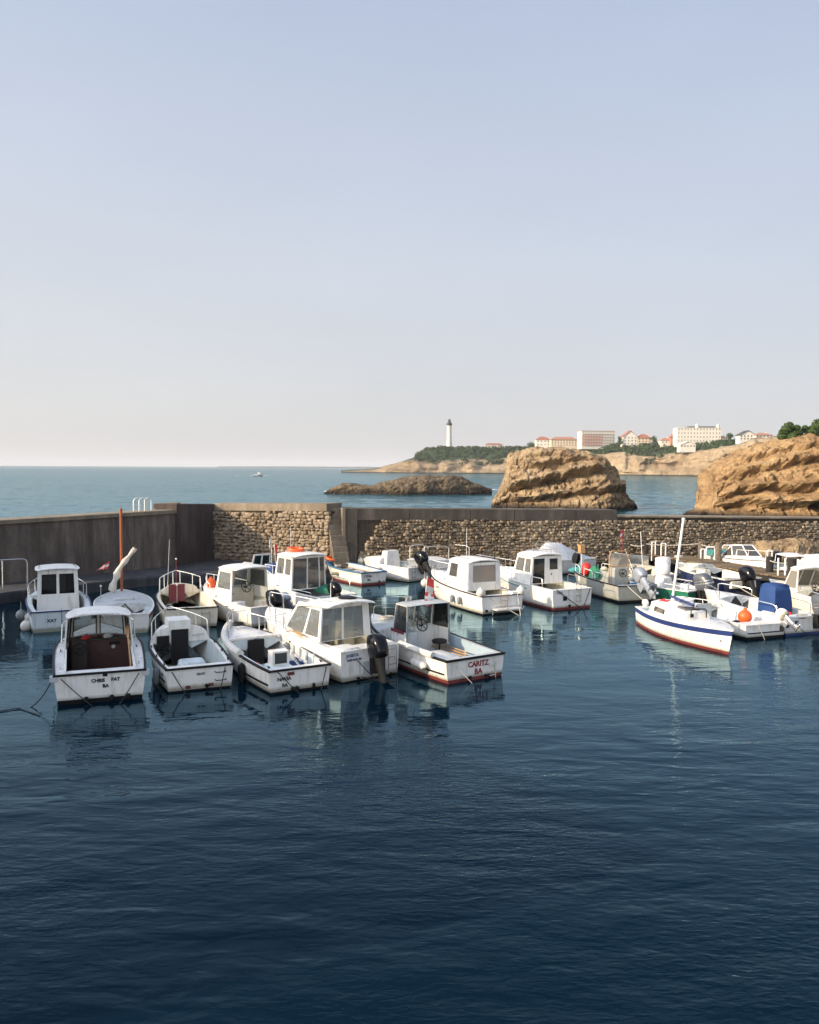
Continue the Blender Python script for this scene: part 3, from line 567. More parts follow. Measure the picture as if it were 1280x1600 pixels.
# ------------------------------------------------------------------ lighthouse
WALLW = paint('white_render', (.66, .62, .54), .8, dirt=.1, scale=.3); WALLC = paint('cream_render', (.62, .50, .36), .8, dirt=.1, scale=.3)
ROOFR = paint('red_tiles', (.33, .125, .08), .85, dirt=.2, scale=.8); ROOFO = paint('orange_tiles', (.38, .18, .11), .85, dirt=.2, scale=.8); WINM = paint('window_dark', (.05, .055, .06), .2); WINL = paint('pale_window', (.30, .28, .26), .4)
SHUT = paint('red_balcony', (.56, .22, .14), .7); DKBAND = paint('dark_roof_band', (.06, .055, .05), .6); LANT = paint('black_iron', (.015, .016, .018), .5); TIMB = paint('red_timber', (.22, .05, .035), .7)
P = at_d(702, 700, 1090); hT = at_d(702, 654, 1090).z - P.z; lh = empty('lighthouse', P, 0, 'tall white lighthouse with a black top on the far headland', 'lighthouse')
h = hT; mb = MB(); mb.lathe([(3.7, -2), (3.6, 0), (3.05, h * .3), (2.75, h * .74), (2.9, h * .745), (2.9, h * .76), (2.75, h * .765)], (0, 0, 0), n=20); mb.build('tower', WALLW, lh, 30)
mb = MB(); mb.lathe([(2.8, h * .765), (3.6, h * .79), (3.6, h * .83), (2.8, h * .835), (2.5, h * .88), (1.9, h * .885)], (0, 0, 0), n=16); mb.build('gallery', LANT, lh, 30)
mb = MB(); mb.lathe([(1.7, h * .885), (1.7, h * .935)], (0, 0, 0), n=12); mb.build('lantern', GLD, lh, 30)
mb = MB(); mb.lathe([(2.1, h * .935), (1.6, h * .96), (.4, h * .975), (.15, h * 1.0)], (0, 0, 0), n=12); mb.build('lantern_roof', LANT, lh, 30)
# ------------------------------------------------------------------ cliff-top houses
WCACHE = {}
def house(name, label, px0, px1, ybase, ytop, dist, depth, wall, roof=None, kind='flat', rh=.3, rows=3, cols=6, rz=0, cat='house', win=(1.1, 1.4), extra=None, group='buildings on the cliff top', skirt=4):
    A = at_d(px0, ybase, dist); B = at_d(px1, ybase, dist); T = at_d((px0 + px1) / 2, ytop, dist); W = (B.x - A.x); H = T.z - A.z
    root = empty(name, (A + B) / 2, rz, label, cat, group); W *= math.cos(rz); hw = W / 2; wh = H * (1 - rh) if kind != 'flat' else H
    mb = MB()
    mb.box(-hw, hw, 0, depth, -skirt, wh)
    if kind == 'gable': mb.poly([(-hw, .0, wh), (hw, .0, wh), (0, 0, H - .3)]); mb.poly([(-hw, depth, wh), (hw, depth, wh), (0, depth, H - .3)])
    mb.build('wall', wall, root, 0)
    if kind == 'hip':
        o = .7; m = MB(); k = min(depth / 2, hw) * .9
        m.poly([(-hw - o, -o, wh), (hw + o, -o, wh), (hw - k, depth / 2, H), (-hw + k, depth / 2, H)]); m.poly([(-hw - o, depth + o, wh), (-hw + k, depth / 2, H), (hw - k, depth / 2, H), (hw + o, depth + o, wh)])
        m.poly([(-hw - o, -o, wh), (-hw + k, depth / 2, H), (-hw - o, depth + o, wh)]); m.poly([(hw + o, -o, wh), (hw + o, depth + o, wh), (hw - k, depth / 2, H)]); m.poly([(-hw - o, -o, wh), (-hw - o, depth + o, wh), (hw + o, depth + o, wh), (hw + o, -o, wh)])
        rf = m.build('roof', roof, root, 0); c = MB(); c.box(hw * .3, hw * .3 + .9, depth * .4, depth * .4 + .9, wh + .5, H + .7); c.build('chimney', wall, rf, 0)
    elif kind == 'gable':
        m = MB(); o = .7
        for s in (-1, 1): m.hexa([(s * (hw + o), -o, wh - .5), (0, -o, H), (0, depth + o, H), (s * (hw + o), depth + o, wh - .5)], [(s * (hw + o), -o, wh - .2), (0, -o, H + .35), (0, depth + o, H + .35), (s * (hw + o), depth + o, wh - .2)])
        m.build('roof', roof, root, 0)
    elif roof:
        m = MB(); m.box(-hw - .3, hw + .3, -.3, depth + .3, H, H + .5); m.build('roof', roof, root, 0)
    key = (win, wall.name)
    for r in range(rows):
        for c in range(cols):
            x = -hw + W * (c + .5) / cols; z = wh * (r + .45) / rows - win[1] * .5 + .4
            if key not in WCACHE:
                m = MB(); m.box(-win[0] / 2, win[0] / 2, -.06, .1, 0, win[1]); WCACHE[key] = m.build('window', WINL if H > 14 else WINM, root, 0); o = WCACHE[key]
            else:
                o = WCACHE[key].copy(); COL.objects.link(o); o.parent = root
            o.location = (x, 0, z)
    return root, W, H, depth
house('villa', 'small white villa with red roof, leftmost of the cliff-top houses', 838, 860, 697.5, 682, 1000, 11, WALLW, ROOFR, 'hip', .34, 2, 4)
house('villa', 'wide cream villa with orange hipped roof', 861, 902, 697.5, 682.5, 985, 12, WALLC, ROOFO, 'hip', .30, 3, 9)
house('headland_house', 'long low white house with red roof in the headland trees', 758, 786, 700, 692.5, 1085, 9, WALLW, ROOFR, 'hip', .35, 1, 6)
house('lighthouse_lodge', 'low white building at the foot of the lighthouse', 687, 701, 700.5, 697, 1082, 7, WALLW, ROOFO, 'hip', .3, 1, 3)
rt, W, H, D = house('apartment_block', 'flat roofed apartment block with red and white balconies', 907.5, 962, 696, 674, 930, 14, WALLW, ROOFO, 'flat', 0, 5, 12, R(8), 'apartments', (1.4, 1.7))
for r in range(5):
    m = MB(); m.box(-W / 2 + .5, W * .12, -1.2, -.05, H * (r + .08) / 5, H * (r + .08) / 5 + .8); m.build('balcony', SHUT if r < 4 else WALLW, rt, 0)
    m = MB(); m.box(W * .14, W / 2 - .6, -1.2, -.05, H * (r + .08) / 5, H * (r + .08) / 5 + .9); m.build('balcony', WALLW, rt, 0)
house('villa', 'white gabled villa with red roof, left half of a joined pair', 974, 996, 696, 673, 905, 12, WALLW, ROOFR, 'gable', .4, 3, 4)
house('villa', 'pinkish white gabled villa with red roof, right half of a joined pair', 996.5, 1018, 696, 678, 905, 12, WALLC, ROOFR, 'hip', .36, 3, 4)
house('cottage', 'low house with orange roof left of the big hotel', 1033, 1050, 694.5, 684, 880, 9, WALLW, ROOFO, 'hip', .4, 1, 3)
house('cottage', 'narrow orange red house against the left end of the hotel', 1049, 1058, 694, 678, 875, 9, ROOFO, ROOFR, 'gable', .3, 2, 2)
rt, W, H, D = house('grand_hotel', 'big white hotel with a dark curved roof band', 1058.5, 1126, 692, 668.5, 850, 18, WALLW, None, 'flat', 0, 4, 14, R(-4), 'hotel', (1.2, 1.9))
m = MB(); m.loft([[(-W * .28, 1.5, H - .2), (W * .44, 1.5, H - .2), (W * .46, D - 2, H - .2), (-W * .3, D - 2, H - .2)], [(-W * .22, 2.2, H + 1.5), (W * .36, 2.2, H + 1.5), (W * .36, D - 3, H + 1.5), (-W * .22, D - 3, H + 1.5)]]); m.build('roof', DKBAND, rt, 0)
for xx in (-.04, .44):
    m = MB(); m.lathe([(1.8, H), (1.8, H + 2.4), (1.2, H + 3.1), (.15, H + 4.3)], (W * xx, 2.0, 0), n=12); m.build('turret', WALLW, rt, 30)
m = MB()
for zz in (.25, .5, .75): m.box(-W / 2 - .12, W / 2 + .12, -.22, .3, H * zz - .1, H * zz + .15)
m.box(-W / 2 - .25, W / 2 + .25, -.35, .4, H - .35, H + .12); m.build('cornice', WALLW, rt, 0)
house('beach_pavilion', 'low white pavilion on the slope below the hotel', 1063, 1087, 700, 690, 815, 10, WALLW, WALLW, 'gable', .45, 1, 5)
house('annex', 'small white block behind the hotel terrace', 1126, 1137, 691, 681, 850, 10, WALLW, ROOFO, 'hip', .3, 2, 3)
house('timbered_villa', 'white timbered villa with steep dark gable near the bluff', 1156, 1182, 688, 673, 770, 10, WALLW, DKBAND, 'gable', .45, 2, 5)
house('villa', 'white house with orange roof just left of the round bush', 1181, 1208, 688, 676, 765, 10, WALLW, ROOFO, 'hip', .35, 2, 5)
# white bathing-ladder rails on the sea wall, handrail on the left platform
rr_ = ray(232, 797); kx = rr_.x / rr_.y; P = W0 + dW * ((kx * W0.y - W0.x) / (dW.x - kx * dW.y)); zc = zW0 + (zW1 - zW0) * ((P - W0).length / Lw)
rl = None
mb = MB()
for k in range(3):
    o = dW * (-.62 + k * .36) - nW * .5; a = P + o; b = a + dW * .42
    mb.tube([(a.x, a.y, zc), (a.x, a.y, zc + .55)] + [(*(a.lerp(b, .5) - (b - a) * .5 * math.cos(t)).xy, zc + .55 + .2 * math.sin(t)) for t in [math.pi * i / 6 for i in range(1, 6)]] + [(b.x, b.y, zc + .55), (b.x, b.y, zc)], .035, 6)
tag(mb.build('ladder_rail', WRAIL), 'white hooped ladder rails on top of the concrete sea wall', 'railing')
a, b = at(-30, 922, ZP), at(43, 917, ZP); zz = 1.35; mb = MB(); d = (b - a).normalized()
mb.tube([(*a.xy, ZP + zz)] + [(*(b - d * .2).xy, ZP + zz), (*(b - d * .05).xy, ZP + zz - .06), (*b.xy, ZP + zz - .2), (*b.xy, ZP - .05)], .035, 6); mb.tube([(*a.lerp(b, .47).xy, ZP - .05), (*a.lerp(b, .47).xy, ZP + zz)], .03, 6)
tag(mb.build('handrail', STEEL), 'grey tubular handrail on the platform at the far left', 'railing')

# harbour-side house just outside the frame, whose shade lies over the left boats
hA, hB = Vector((-33.5, 30.5, 0)), Vector((-19.5, 3.5, 0)); dh = (hB - hA).normalized(); rt = empty('harbour_house', (hA + hB) / 2, math.atan2(dh.y, dh.x), 'tall harbour side building outside the left edge, shading the left boats', 'building')
m = MB(); lh_ = (hB - hA).length / 2; m.box(-lh_, lh_, -12, 0, -1, 10.0); m.build('wall', WALLC, rt, 0); m = MB(); m.box(-lh_ - .3, lh_ + .1, -12.3, .1, 10.0, 10.35); m.build('roof', ROOFO, rt, 0)
for i in range(8):
    for j in range(3): m = MB(); x = -lh_ + 2 + i * (2 * lh_ - 4) / 7; m.box(x - .55, x + .55, -.05, .06, 1.2 + j * 3, 2.9 + j * 3); m.build('window', WINM, rt, 0)

hz = MB(); hz.box(-29000, 29000, -900, 29000, -6, 130); hm, ht, hb = new_mat('haze_air'); ht.nodes.remove(hb); pv = nd(ht, 'ShaderNodeVolumePrincipled'); pv.inputs['Color'].default_value = (.86, .90, .96, 1); pv.inputs['Density'].default_value = 9e-5; pv.inputs['Anisotropy'].default_value = .0
ht.links.new(pv.outputs[0], ht.nodes['Material Output'].inputs['Volume']); 
tag(hz.build('haze', hm, sharp=0), kind='stuff')
# ------------------------------------------------------------------ boat builders (local frame: +x bow, +y port, z=0 waterline)
GB = 'boats moored in the harbour'
def place(name, label, S, bow, zb, L=None, cat='boat', fwd=0.0):
    a = at(S[0], S[1], 0); b = at(bow[0], bow[1], zb); d = Vector((b.x - a.x, b.y - a.y, 0)); L = L or d.length; d.normalize()
    root = empty(name, a + d * (L / 2 + fwd), math.atan2(d.y, d.x), label, cat, GB); return root, L
def wpt(root, x, y, z):
    a = root.rotation_euler.z; return Vector((root.location.x + x * math.cos(a) - y * math.sin(a), root.location.y + x * math.sin(a) + y * math.cos(a), z))
class Hull: pass
def hull(root, L, B, fs, fb, tr=.9, tm=.42, p=2.3, td=.6, t0=.05, w=.14, floor=.12, rake=.5, top=None, stripe=None, sw=.16, boot=None, bh=.07,
         deck=None, inner=None, rail=None, rr=.03, camber=.14, sole=None, bulk=None, transom=None, full=0.0, flare=.72):
    top = top or WHITE; stripe = stripe or top; boot = boot or BLKBOOT; deck = deck or DECK; inner = inner or LINER; rail = rail or BLACK
    H = Hull(); H.L, H.B, H.fs, H.fb, H.td, H.w, H.floor, H.root, H.camber = L, B, fs, fb, td, w, floor, root, camber
    def f(t):
        if t < tm: return tr + (1 - tr) * math.sin(math.pi / 2 * t / tm)
        return max(0.012, 1 - ((t - tm) / (1 - tm)) ** p)
    H.G = lambda t: B / 2 * f(t); H.Z = lambda t: fs + (fb - fs) * t ** 1.7; H.X = lambda t: -L / 2 + L * t
    H.T = lambda x: (x + L / 2) / L
    fl = flare
    fac = lambda t: [.04, 1 - (.14 + .66 * t ** 2) * fl, 1 - (.07 + .55 * t ** 2) * fl, 1 - (.025 + .30 * t ** 2) * fl, 1 - (.0 + .09 * t ** 2) * fl, 1.0]
    def zs(t): z = H.Z(t); return [-.28, -.06, bh, bh + (z - bh) * .42, z - sw, z]
    def hw(t, z):
        Zs, fc = zs(t), fac(t)
        for a in range(5):
            if Zs[a] <= z <= Zs[a + 1]: return H.G(t) * (fc[a] + (fc[a + 1] - fc[a]) * (z - Zs[a]) / (Zs[a + 1] - Zs[a]))
        return H.G(t)
    H.hw = hw
    n = 22; ts = [1 - (1 - i / n) ** 1.35 for i in range(n + 1)]
    def sec(t, sgn):
        g = H.G(t); return [(H.X(t) - rake * (1 - (z + .28) / (H.Z(t) + .28)) * t ** 6, sgn * g * k, z) for z, k in zip(zs(t), fac(t))]
    mf = lambda a, b: 2 if b < 2 else (1 if b == 4 else 0); m = MB()
    for s in (1, -1): m.grid([sec(t, s) for t in ts], 0, mf)
    l, r = sec(0, 1), sec(0, -1)
    for k in range(5): m.poly([l[k], l[k + 1], r[k + 1], r[k]], 2 if k < 2 else (3 if k < 4 or stripe is top else 3))
    m.build('hull', [top, stripe, boot, transom or top], root, 30); m = MB()
    yi = lambda t: max(.01, H.G(t) - w)
    tc = [t for t in ts if t < td - 1e-3] + [td]; e = .004
    for s in (1, -1): m.grid([[(H.X(t), s * H.G(t), H.Z(t) + e), (H.X(t), s * yi(t), H.Z(t) + e)] for t in tc])
    m.grid([[(H.X(0), yi(0) * k, H.Z(0) + e) for k in (-1, 0, 1)], [(H.X(t0), yi(t0) * k, H.Z(t0) + e) for k in (-1, 0, 1)]])
    ks = [-1, -.75, -.4, 0, .4, .75, 1]; dz = lambda t, k: H.Z(t) + e + camber * H.G(t) * (1 - k * k); H.dz = lambda t, y: dz(t, max(-1, min(1, y / max(.02, H.G(t)))))
    tf = [td] + [t for t in ts if t > td + 1e-3]
    m.grid([[(H.X(t), k * H.G(t), dz(t, k)) for k in ks] for t in tf]); m.build('deck', deck, root, 40); m = MB()
    tl = [t0] + [t for t in ts if t0 + .02 < t < td - .01] + [td]; yf = lambda t: max(.03, min(yi(t) - .03, hw(t, floor) - .04))
    for s in (1, -1): m.grid([[(H.X(t), s * yi(t), H.Z(t) + e), (H.X(t), s * yf(t), floor)] for t in tl])
    m.grid([[(H.X(t), yf(t) * k, floor) for k in (-1, 0, 1)] for t in tl], 1)
    m.poly([(H.X(t0), yi(t0), H.Z(t0) + e), (H.X(t0), yf(t0), floor), (H.X(t0), -yf(t0), floor), (H.X(t0), -yi(t0), H.Z(t0) + e)])
    if td < .99: m.poly([(H.X(td), k * H.G(td), dz(td, k)) for k in ks] + [(H.X(td), -yf(td), floor), (H.X(td), yf(td), floor)], 2)
    m.build('cockpit', [inner, sole or inner, bulk or inner], root, 30); m = MB()
    for s in (1, -1):
        rows = []
        for t in ts:
            g = H.G(t); x = H.X(t); z = H.Z(t); rows.append([(x, s * (g - .008), z - rr), (x, s * (g + rr), z - rr * .8), (x, s * (g + rr), z + rr * .5), (x, s * (g - .03), z + rr * .8)])
        m.grid(rows, closed=True); m.poly(rows[0]); m.poly(rows[-1])
    m.box(H.X(0) - rr, H.X(0) + .01, -H.G(0) - rr, H.G(0) + rr, fs - rr, fs + rr * .6); m.build('rub_rail', rail, root, 40)
    return H
def part(mb, name, mat, root, sharp=35): return mb.build(name, mat, root, sharp)
def bow_rail(H, t0=.6, h=.45, inset=.08, r=.016, mat=None, posts=3, back=True, drop=True, tmax=.99):
    m = MB(); n = 14; L, Rr = [], []
    for i in range(n + 1):
        t = t0 + (tmax - t0) * i / n; y = max(.02, H.G(t) - inset); L.append(Vector((H.X(t) - inset * .5, y, H.Z(t) + h * (1 if i or not drop else .02))))
    Rr = [Vector((p.x, -p.y, p.z)) for p in L]; m.tube(L + Rr[::-1], r, 6)
    for i in range(posts):
        p = L[int(1 + (n - 3) * i / max(1, posts - 1))]
        for q in (p, Vector((p.x, -p.y, p.z))): m.tube([q, (q.x - .04, q.y, q.z - h)], r, 5)
    return part(m, 'bow_rail', mat or STEEL, H.root)
def cuddy(H, ta, tf, ha, hf, inset=.12, mat=None, k=.75, cam=.10, aft=None, name='cuddy_cabin'):
    m = MB(); rows = []
    for i in range(11):
        t = ta + (tf - ta) * i / 10; g = max(.05, H.G(t) - inset * (1 if i < 10 else 1)); z = H.Z(t); h = ha + (hf - ha) * (i / 10) ** 1.2
        zz = z + h; gt = g * k; b0 = z - .02
        rows.append([(H.X(t), g, b0), (H.X(t), g * (.35 + .65 * k) , z + h * .72), (H.X(t) - .0, gt * .9, zz), (H.X(t), gt * .45, zz + cam * gt * .8), (H.X(t), 0, zz + cam * gt), (H.X(t), -gt * .45, zz + cam * gt * .8), (H.X(t), -gt * .9, zz), (H.X(t), -g * (.35 + .65 * k), z + h * .72), (H.X(t), -g, b0)])
    m.grid(rows); m.poly(rows[0]); m.poly(rows[-1]); return part(m, name, mat or WHITE, H.root, 38)
def roof(parent, x0, x1, w0, w1, z, th=.06, cam=.06, slope=0.0, mat=None, droop=0.0, name='roof'):
    m = MB(); rings = []; N = 12
    for i in range(N + 1):
        u = i / N; x = x0 + (x1 - x0) * u; k = 1 - .10 * (abs(2 * u - 1) ** 6); hw = (w0 + (w1 - w0) * u) * k; ring = []
        zz = z + slope * u - droop * u ** 3; ec = th * (1 - .6 * abs(2 * u - 1) ** 8)
        for j in range(9): q = -1 + 2 * j / 8; ring.append((x, q * hw, zz + cam * (1 - q * q) + ec - (.35 * th if j in (0, 8) else 0)))
        for j in range(9): q = 1 - 2 * j / 8; ring.append((x, q * hw * .985, zz + cam * (1 - q * q) * .8))
        rings.append(ring)
    m.loft(rings); return part(m, name, mat or WHITE, parent, 40)
def panes(rects, mat, parent, name='window', th=.012, frame=None, fw=.035):
    for q in rects:
        m = MB(); n = (q[1] - q[0]).cross(q[3] - q[0]).normalized() * th; m.loft([[p - n * .5 for p in q], [p + n * .5 for p in q]]); o = part(m, name, mat, parent, 0)
        if frame:
            m = MB(); c = sum(q, Vector()) / 4
            for i in range(4):
                a, b = q[i], q[(i + 1) % 4]; ai, bi = a + (c - a).normalized() * fw * 1.4, b + (c - b).normalized() * fw * 1.4; k = n.normalized() * .026
                m.loft([[a - k, b - k, bi - k, ai - k], [a + k, b + k, bi + k, ai + k]])
            part(m, 'window_frame', frame, o, 0)
def wheelhouse(H, xa, xf, wa, wf, z0, z1, inset=.1, rf=.3, ra=.0, side=(), front=(), back=None, mat=None, gl=None, over=(.15, .18), rm=None, th=.045, frame=None, cam=.07, slope=0, droop=0, z0f=None, backmat=None, backgl=None, roofw=.09, dz1=0, roofth=.065):
    root = H.root; mat = mat or WHITE; gl = gl or GL; z0f = z0 if z0f is None else z0f; m = MB(); R_ = []
    A = lambda s: (xa, s * wa, z0); Fp = lambda s: (xf, s * wf, z0f); At = lambda s: (xa + ra, s * (wa - inset), z1); Ft = lambda s: (xf - rf, s * (wf - inset), z1 + dz1)
    fl = [(1 - h[2], h[1], 1 - h[0], h[3]) for h in side]
    R_ += m.panel(Fp(1), A(1), At(1), Ft(1), fl, th); R_ += m.panel(A(-1), Fp(-1), Ft(-1), At(-1), side, th)
    R_ += m.panel(Fp(-1), Fp(1), Ft(1), Ft(-1), front, th)
    rb = m.panel(A(1), A(-1), At(-1), At(1), back, th) if back is not None else []
    wh = part(m, 'wheelhouse', mat, root, 0); panes(R_, gl, wh, frame=frame)
    if rb: panes(rb, backgl or gl, wh, frame=frame)
    roof(wh, xa + ra - over[0], xf - rf + over[1], wa - inset + roofw, wf - inset + roofw * .8, z1, roofth, cam, slope, rm or mat, droop)
    return wh
def outboard(H, y=0, z=None, x=None, s=1.0, tilt=0, cowl=None, leg=None, steer=0, band=None):
    root = H.root; z = H.fs * .82 if z is None else z; x = -H.L / 2 - .02 if x is None else x; leg = leg or BLACK; cowl = cowl or BLKGLOSS
    m = MB(); m.box(-.14, .05, -.11, .11, -.34, .04); m.box(-.2, -.1, -.06, .06, -.28, .02)
    R8 = lambda cx, ch, th, zz, n=10: [(cx + ch * math.cos(2 * math.pi * i / n), th * math.sin(2 * math.pi * i / n), zz) for i in range(n)]
    m.loft([R8(-.30, .17, .13, .04), R8(-.31, .13, .085, -.25), R8(-.32, .12, .065, -.55), R8(-.34, .15, .05, -.66), R8(-.36, .13, .04, -.80)])
    m.hexa([(-.66, -.13, -.575), (-.2, -.05, -.575), (-.2, .05, -.575), (-.66, .13, -.575)], [(-.66, -.13, -.555), (-.2, -.05, -.555), (-.2, .05, -.555), (-.66, .13, -.555)])
    m.lathe([(.005, -.26), (.05, -.2), (.065, -.05), (.06, .12), (.03, .2)], (-.40, 0, -.80), (-1, 0, 0), 10); m.hexa([(-.5, -.012, -.86), (-.3, -.012, -.86), (-.3, .012, -.86), (-.5, .012, -.86)], [(-.44, -.006, -1.0), (-.40, -.006, -1.0), (-.40, .006, -1.0), (-.44, .006, -1.0)])
    ob = part(m, 'outboard_motor', leg, root); m = MB()
    def rr(cx, ch, th, zz, n=16, e=.62): return [(cx + math.copysign(abs(math.cos(a)) ** e, math.cos(a)) * ch, math.copysign(abs(math.sin(a)) ** e, math.sin(a)) * th, zz) for a in [2 * math.pi * i / n for i in range(n)]]
    m.loft([rr(-.29, .20, .13, .0), rr(-.28, .27, .17, .05), rr(-.27, .29, .185, .16), rr(-.26, .285, .185, .30), rr(-.23, .265, .175, .42), rr(-.20, .225, .15, .50), rr(-.17, .15, .10, .545), rr(-.15, .06, .05, .555)]); part(m, 'cowl', cowl, ob, 50)
    if band:
        m = MB(); m.loft([rr(-.27, .294, .189, .20), rr(-.268, .293, .189, .235)], cap=False); m.loft([rr(-.262, .289, .189, .285), rr(-.26, .288, .188, .305)], cap=False); part(m, 'cowl_stripe', band, ob, 0)
    m = MB()
    for k in range(3):
        a = 2 * math.pi * k / 3; u = Vector((0, math.cos(a), math.sin(a))); v = Vector((0, -math.sin(a), math.cos(a))); c = Vector((-.60, 0, -.80))
        m.poly([c + u * .02, c + u * .09 + v * .06 + Vector((.03, 0, 0)), c + u * .15, c + u * .09 - v * .05 - Vector((.03, 0, 0))]); 
    m.lathe([(.035, 0), (.03, .08), (.01, .1)], (-.57, 0, -.80), (-1, 0, 0), 8); part(m, 'propeller', leg, ob, 0)
    ob.location = (x, y, z); ob.rotation_euler = (0, R(tilt), R(steer)); ob.scale = (s, s, s); return ob
def letters(root, text, size, x, y, z, mat, right=(0, -1, 0), up=(0, 0, 1), name='lettering', bold=.0):
    c = bpy.data.curves.new('lettering', 'FONT'); c.body = text; c.size = size; c.align_x = 'CENTER'; c.align_y = 'CENTER'; c.extrude = .004; c.offset = bold; c.resolution_u = 2
    t = bpy.data.objects.new('lettering', c); COL.objects.link(t); dg = bpy.context.evaluated_depsgraph_get(); me = bpy.data.meshes.new_from_object(t.evaluated_get(dg)); bpy.data.objects.remove(t)
    me.materials.clear(); me.materials.append(mat); o = bpy.data.objects.new(name, me); COL.objects.link(o); o.parent = root
    r, u = Vector(right).normalized(), Vector(up).normalized(); n = r.cross(u); o.matrix_local = Matrix(((r.x, u.x, n.x, x), (r.y, u.y, n.y, y), (r.z, u.z, n.z, z), (0, 0, 0, 1))); return o
def tletters(H, text, size, y, z, mat, bold=.006): return letters(H.root, text, size, -H.L / 2 - .008, y, z, mat, bold=bold)
def sletters(H, text, size, t, z, side, mat, bold=.004, off=.012):     # on the topsides
    y = H.hw(t, z) + off; y2 = H.hw(t + .08, z) + off; d = Vector((.08 * H.L, y2 - y, 0)).normalized(); zz = H.hw(t, z + .1) - H.hw(t, z - .1)
    if side > 0: return letters(H.root, text, size, H.X(t), y, z, mat, (-d.x, -d.y, 0), (0, zz, .2), bold=bold)
    return letters(H.root, text, size, H.X(t), -y, z, mat, (d.x, -d.y, 0), (0, -zz, .2), bold=bold)
def wheel(root, c, r=.17, ax=(-1, 0, .35), mat=None):
    m = MB(); ax = Vector(ax).normalized(); u = ax.orthogonal().normalized(); v = ax.cross(u); c = Vector(c)
    m.tube([c + (u * math.cos(a) + v * math.sin(a)) * r for a in [2 * math.pi * i / 16 for i in range(16)]], .018, 6, closed=True)
    for k in range(5): a = 2 * math.pi * k / 5; m.tube([c, c + (u * math.cos(a) + v * math.sin(a)) * r], .013, 5)
    m.tube([c, c - ax * .16], .03, 6); return part(m, 'steering_wheel', mat or BLACK, root)
def rbox(root, x0, x1, y0, y1, z0, z1, mat, name, taper=.88, rx=0):
    m = MB(); cx, cy = (x0 + x1) / 2, (y0 + y1) / 2; a, b = (x1 - x0) / 2, (y1 - y0) / 2
    def ring(k, z, kk): 
        e = .18 * min(a, b); A, B = a * k, b * k; return [(cx + sx * (A - e * q), cy + sy * (B - e * p_), z) for sx, sy, q, p_ in ((-1, -1, 0, 1), (-1, -1, 1, 0), (1, -1, 1, 0), (1, -1, 0, 1), (1, 1, 0, 1), (1, 1, 1, 0), (-1, 1, 1, 0), (-1, 1, 0, 1))]
    h = z1 - z0; m.loft([ring(1, z0, 0), ring((1 + taper) / 2, z0 + h * .55, 0), ring(taper, z1 - h * .07, 0), ring(taper * .93, z1, 0)]); return part(m, name, mat, root, 40)
def tubes(root, name, mat, lines, r=.016, n=6):
    m = MB()
    for l in lines: m.tube(l, r, n)
    return part(m, name, mat, root)
def hoop(a, b, h, up=(0, 0, 1)):
    a, b, up = Vector(a), Vector(b), Vector(up); d = b - a; return [a, a + up * h * .85, a + up * h + d * .12, b + up * h - d * .12, b + up * h * .85, b]
def handles(H, ys, zs_, wd=.22, mat=None):
    for y in ys:
        for z in zs_: m = MB(); x = -H.L / 2; m.tube([(x, y, z), (x - .06, y, z - .01), (x - .07, y - .02, z - .02), (x - .07, y - wd + .02, z - .02), (x - .06, y - wd, z - .01), (x, y - wd, z)], .013, 5); part(m, 'grab_handle', mat or BLACK, H.root)
def exhaust(H, ys, z=.12, mat=None, r=.055):
    for y in ys: m = MB(); m.lathe([(r, 0), (r, .07), (r * .7, .08)], (-H.L / 2 + .01, y, z), (-1, 0, 0), 10); part(m, 'exhaust_outlet', mat or BLACK, H.root)
def anode(H, specs, mat=None, name='transom_plate'):
    for (y, z, w_, h_) in specs: m = MB(); m.box(-H.L / 2 - .022, -H.L / 2 + .01, y - w_ / 2, y + w_ / 2, z - h_ / 2, z + h_ / 2); part(m, name, mat or LABELR, H.root, 0)
def stern_ladder(H, y, z0, z1, w_=.28, mat=None, rungs=4):
    x = -H.L / 2 - .07; l = [[(x + .09, y - w_ / 2, z1 + .03), (x, y - w_ / 2, z1), (x, y - w_ / 2, z0)], [(x + .09, y + w_ / 2, z1 + .03), (x, y + w_ / 2, z1), (x, y + w_ / 2, z0)]]
    for i in range(rungs): z = z0 + .05 + (z1 - z0 - .08) * i / (rungs - 1); l.append([(x, y - w_ / 2, z), (x, y + w_ / 2, z)])
    return tubes(H.root, 'boarding_ladder', mat or STEEL, l, .014)
def cleat(root, x, y, z, mat=None):
    m = MB(); m.tube([(x - .09, y, z + .05), (x + .09, y, z + .05)], .016, 5); m.tube([(x - .03, y, z), (x - .03, y, z + .05)], .014, 5); m.tube([(x + .03, y, z), (x + .03, y, z + .05)], .014, 5); return part(m, 'cleat', mat or STEEL, root)
def pole_light(root, x, y, z0, h, mat=None):
    t = tubes(root, 'light_pole', mat or STEEL, [[(x, y, z0), (x, y, z0 + h)]], .014); m = MB(); m.ball((x, y, z0 + h + .03), .045, 8); part(m, 'light', FENDW, t); return t
def antenna(root, x, y, z0, h, lean=(0, 0), mat=None): return tubes(root, 'antenna', mat or WRAIL, [[(x, y, z0), (x + lean[0], y + lean[1], z0 + h)]], .011, 5)
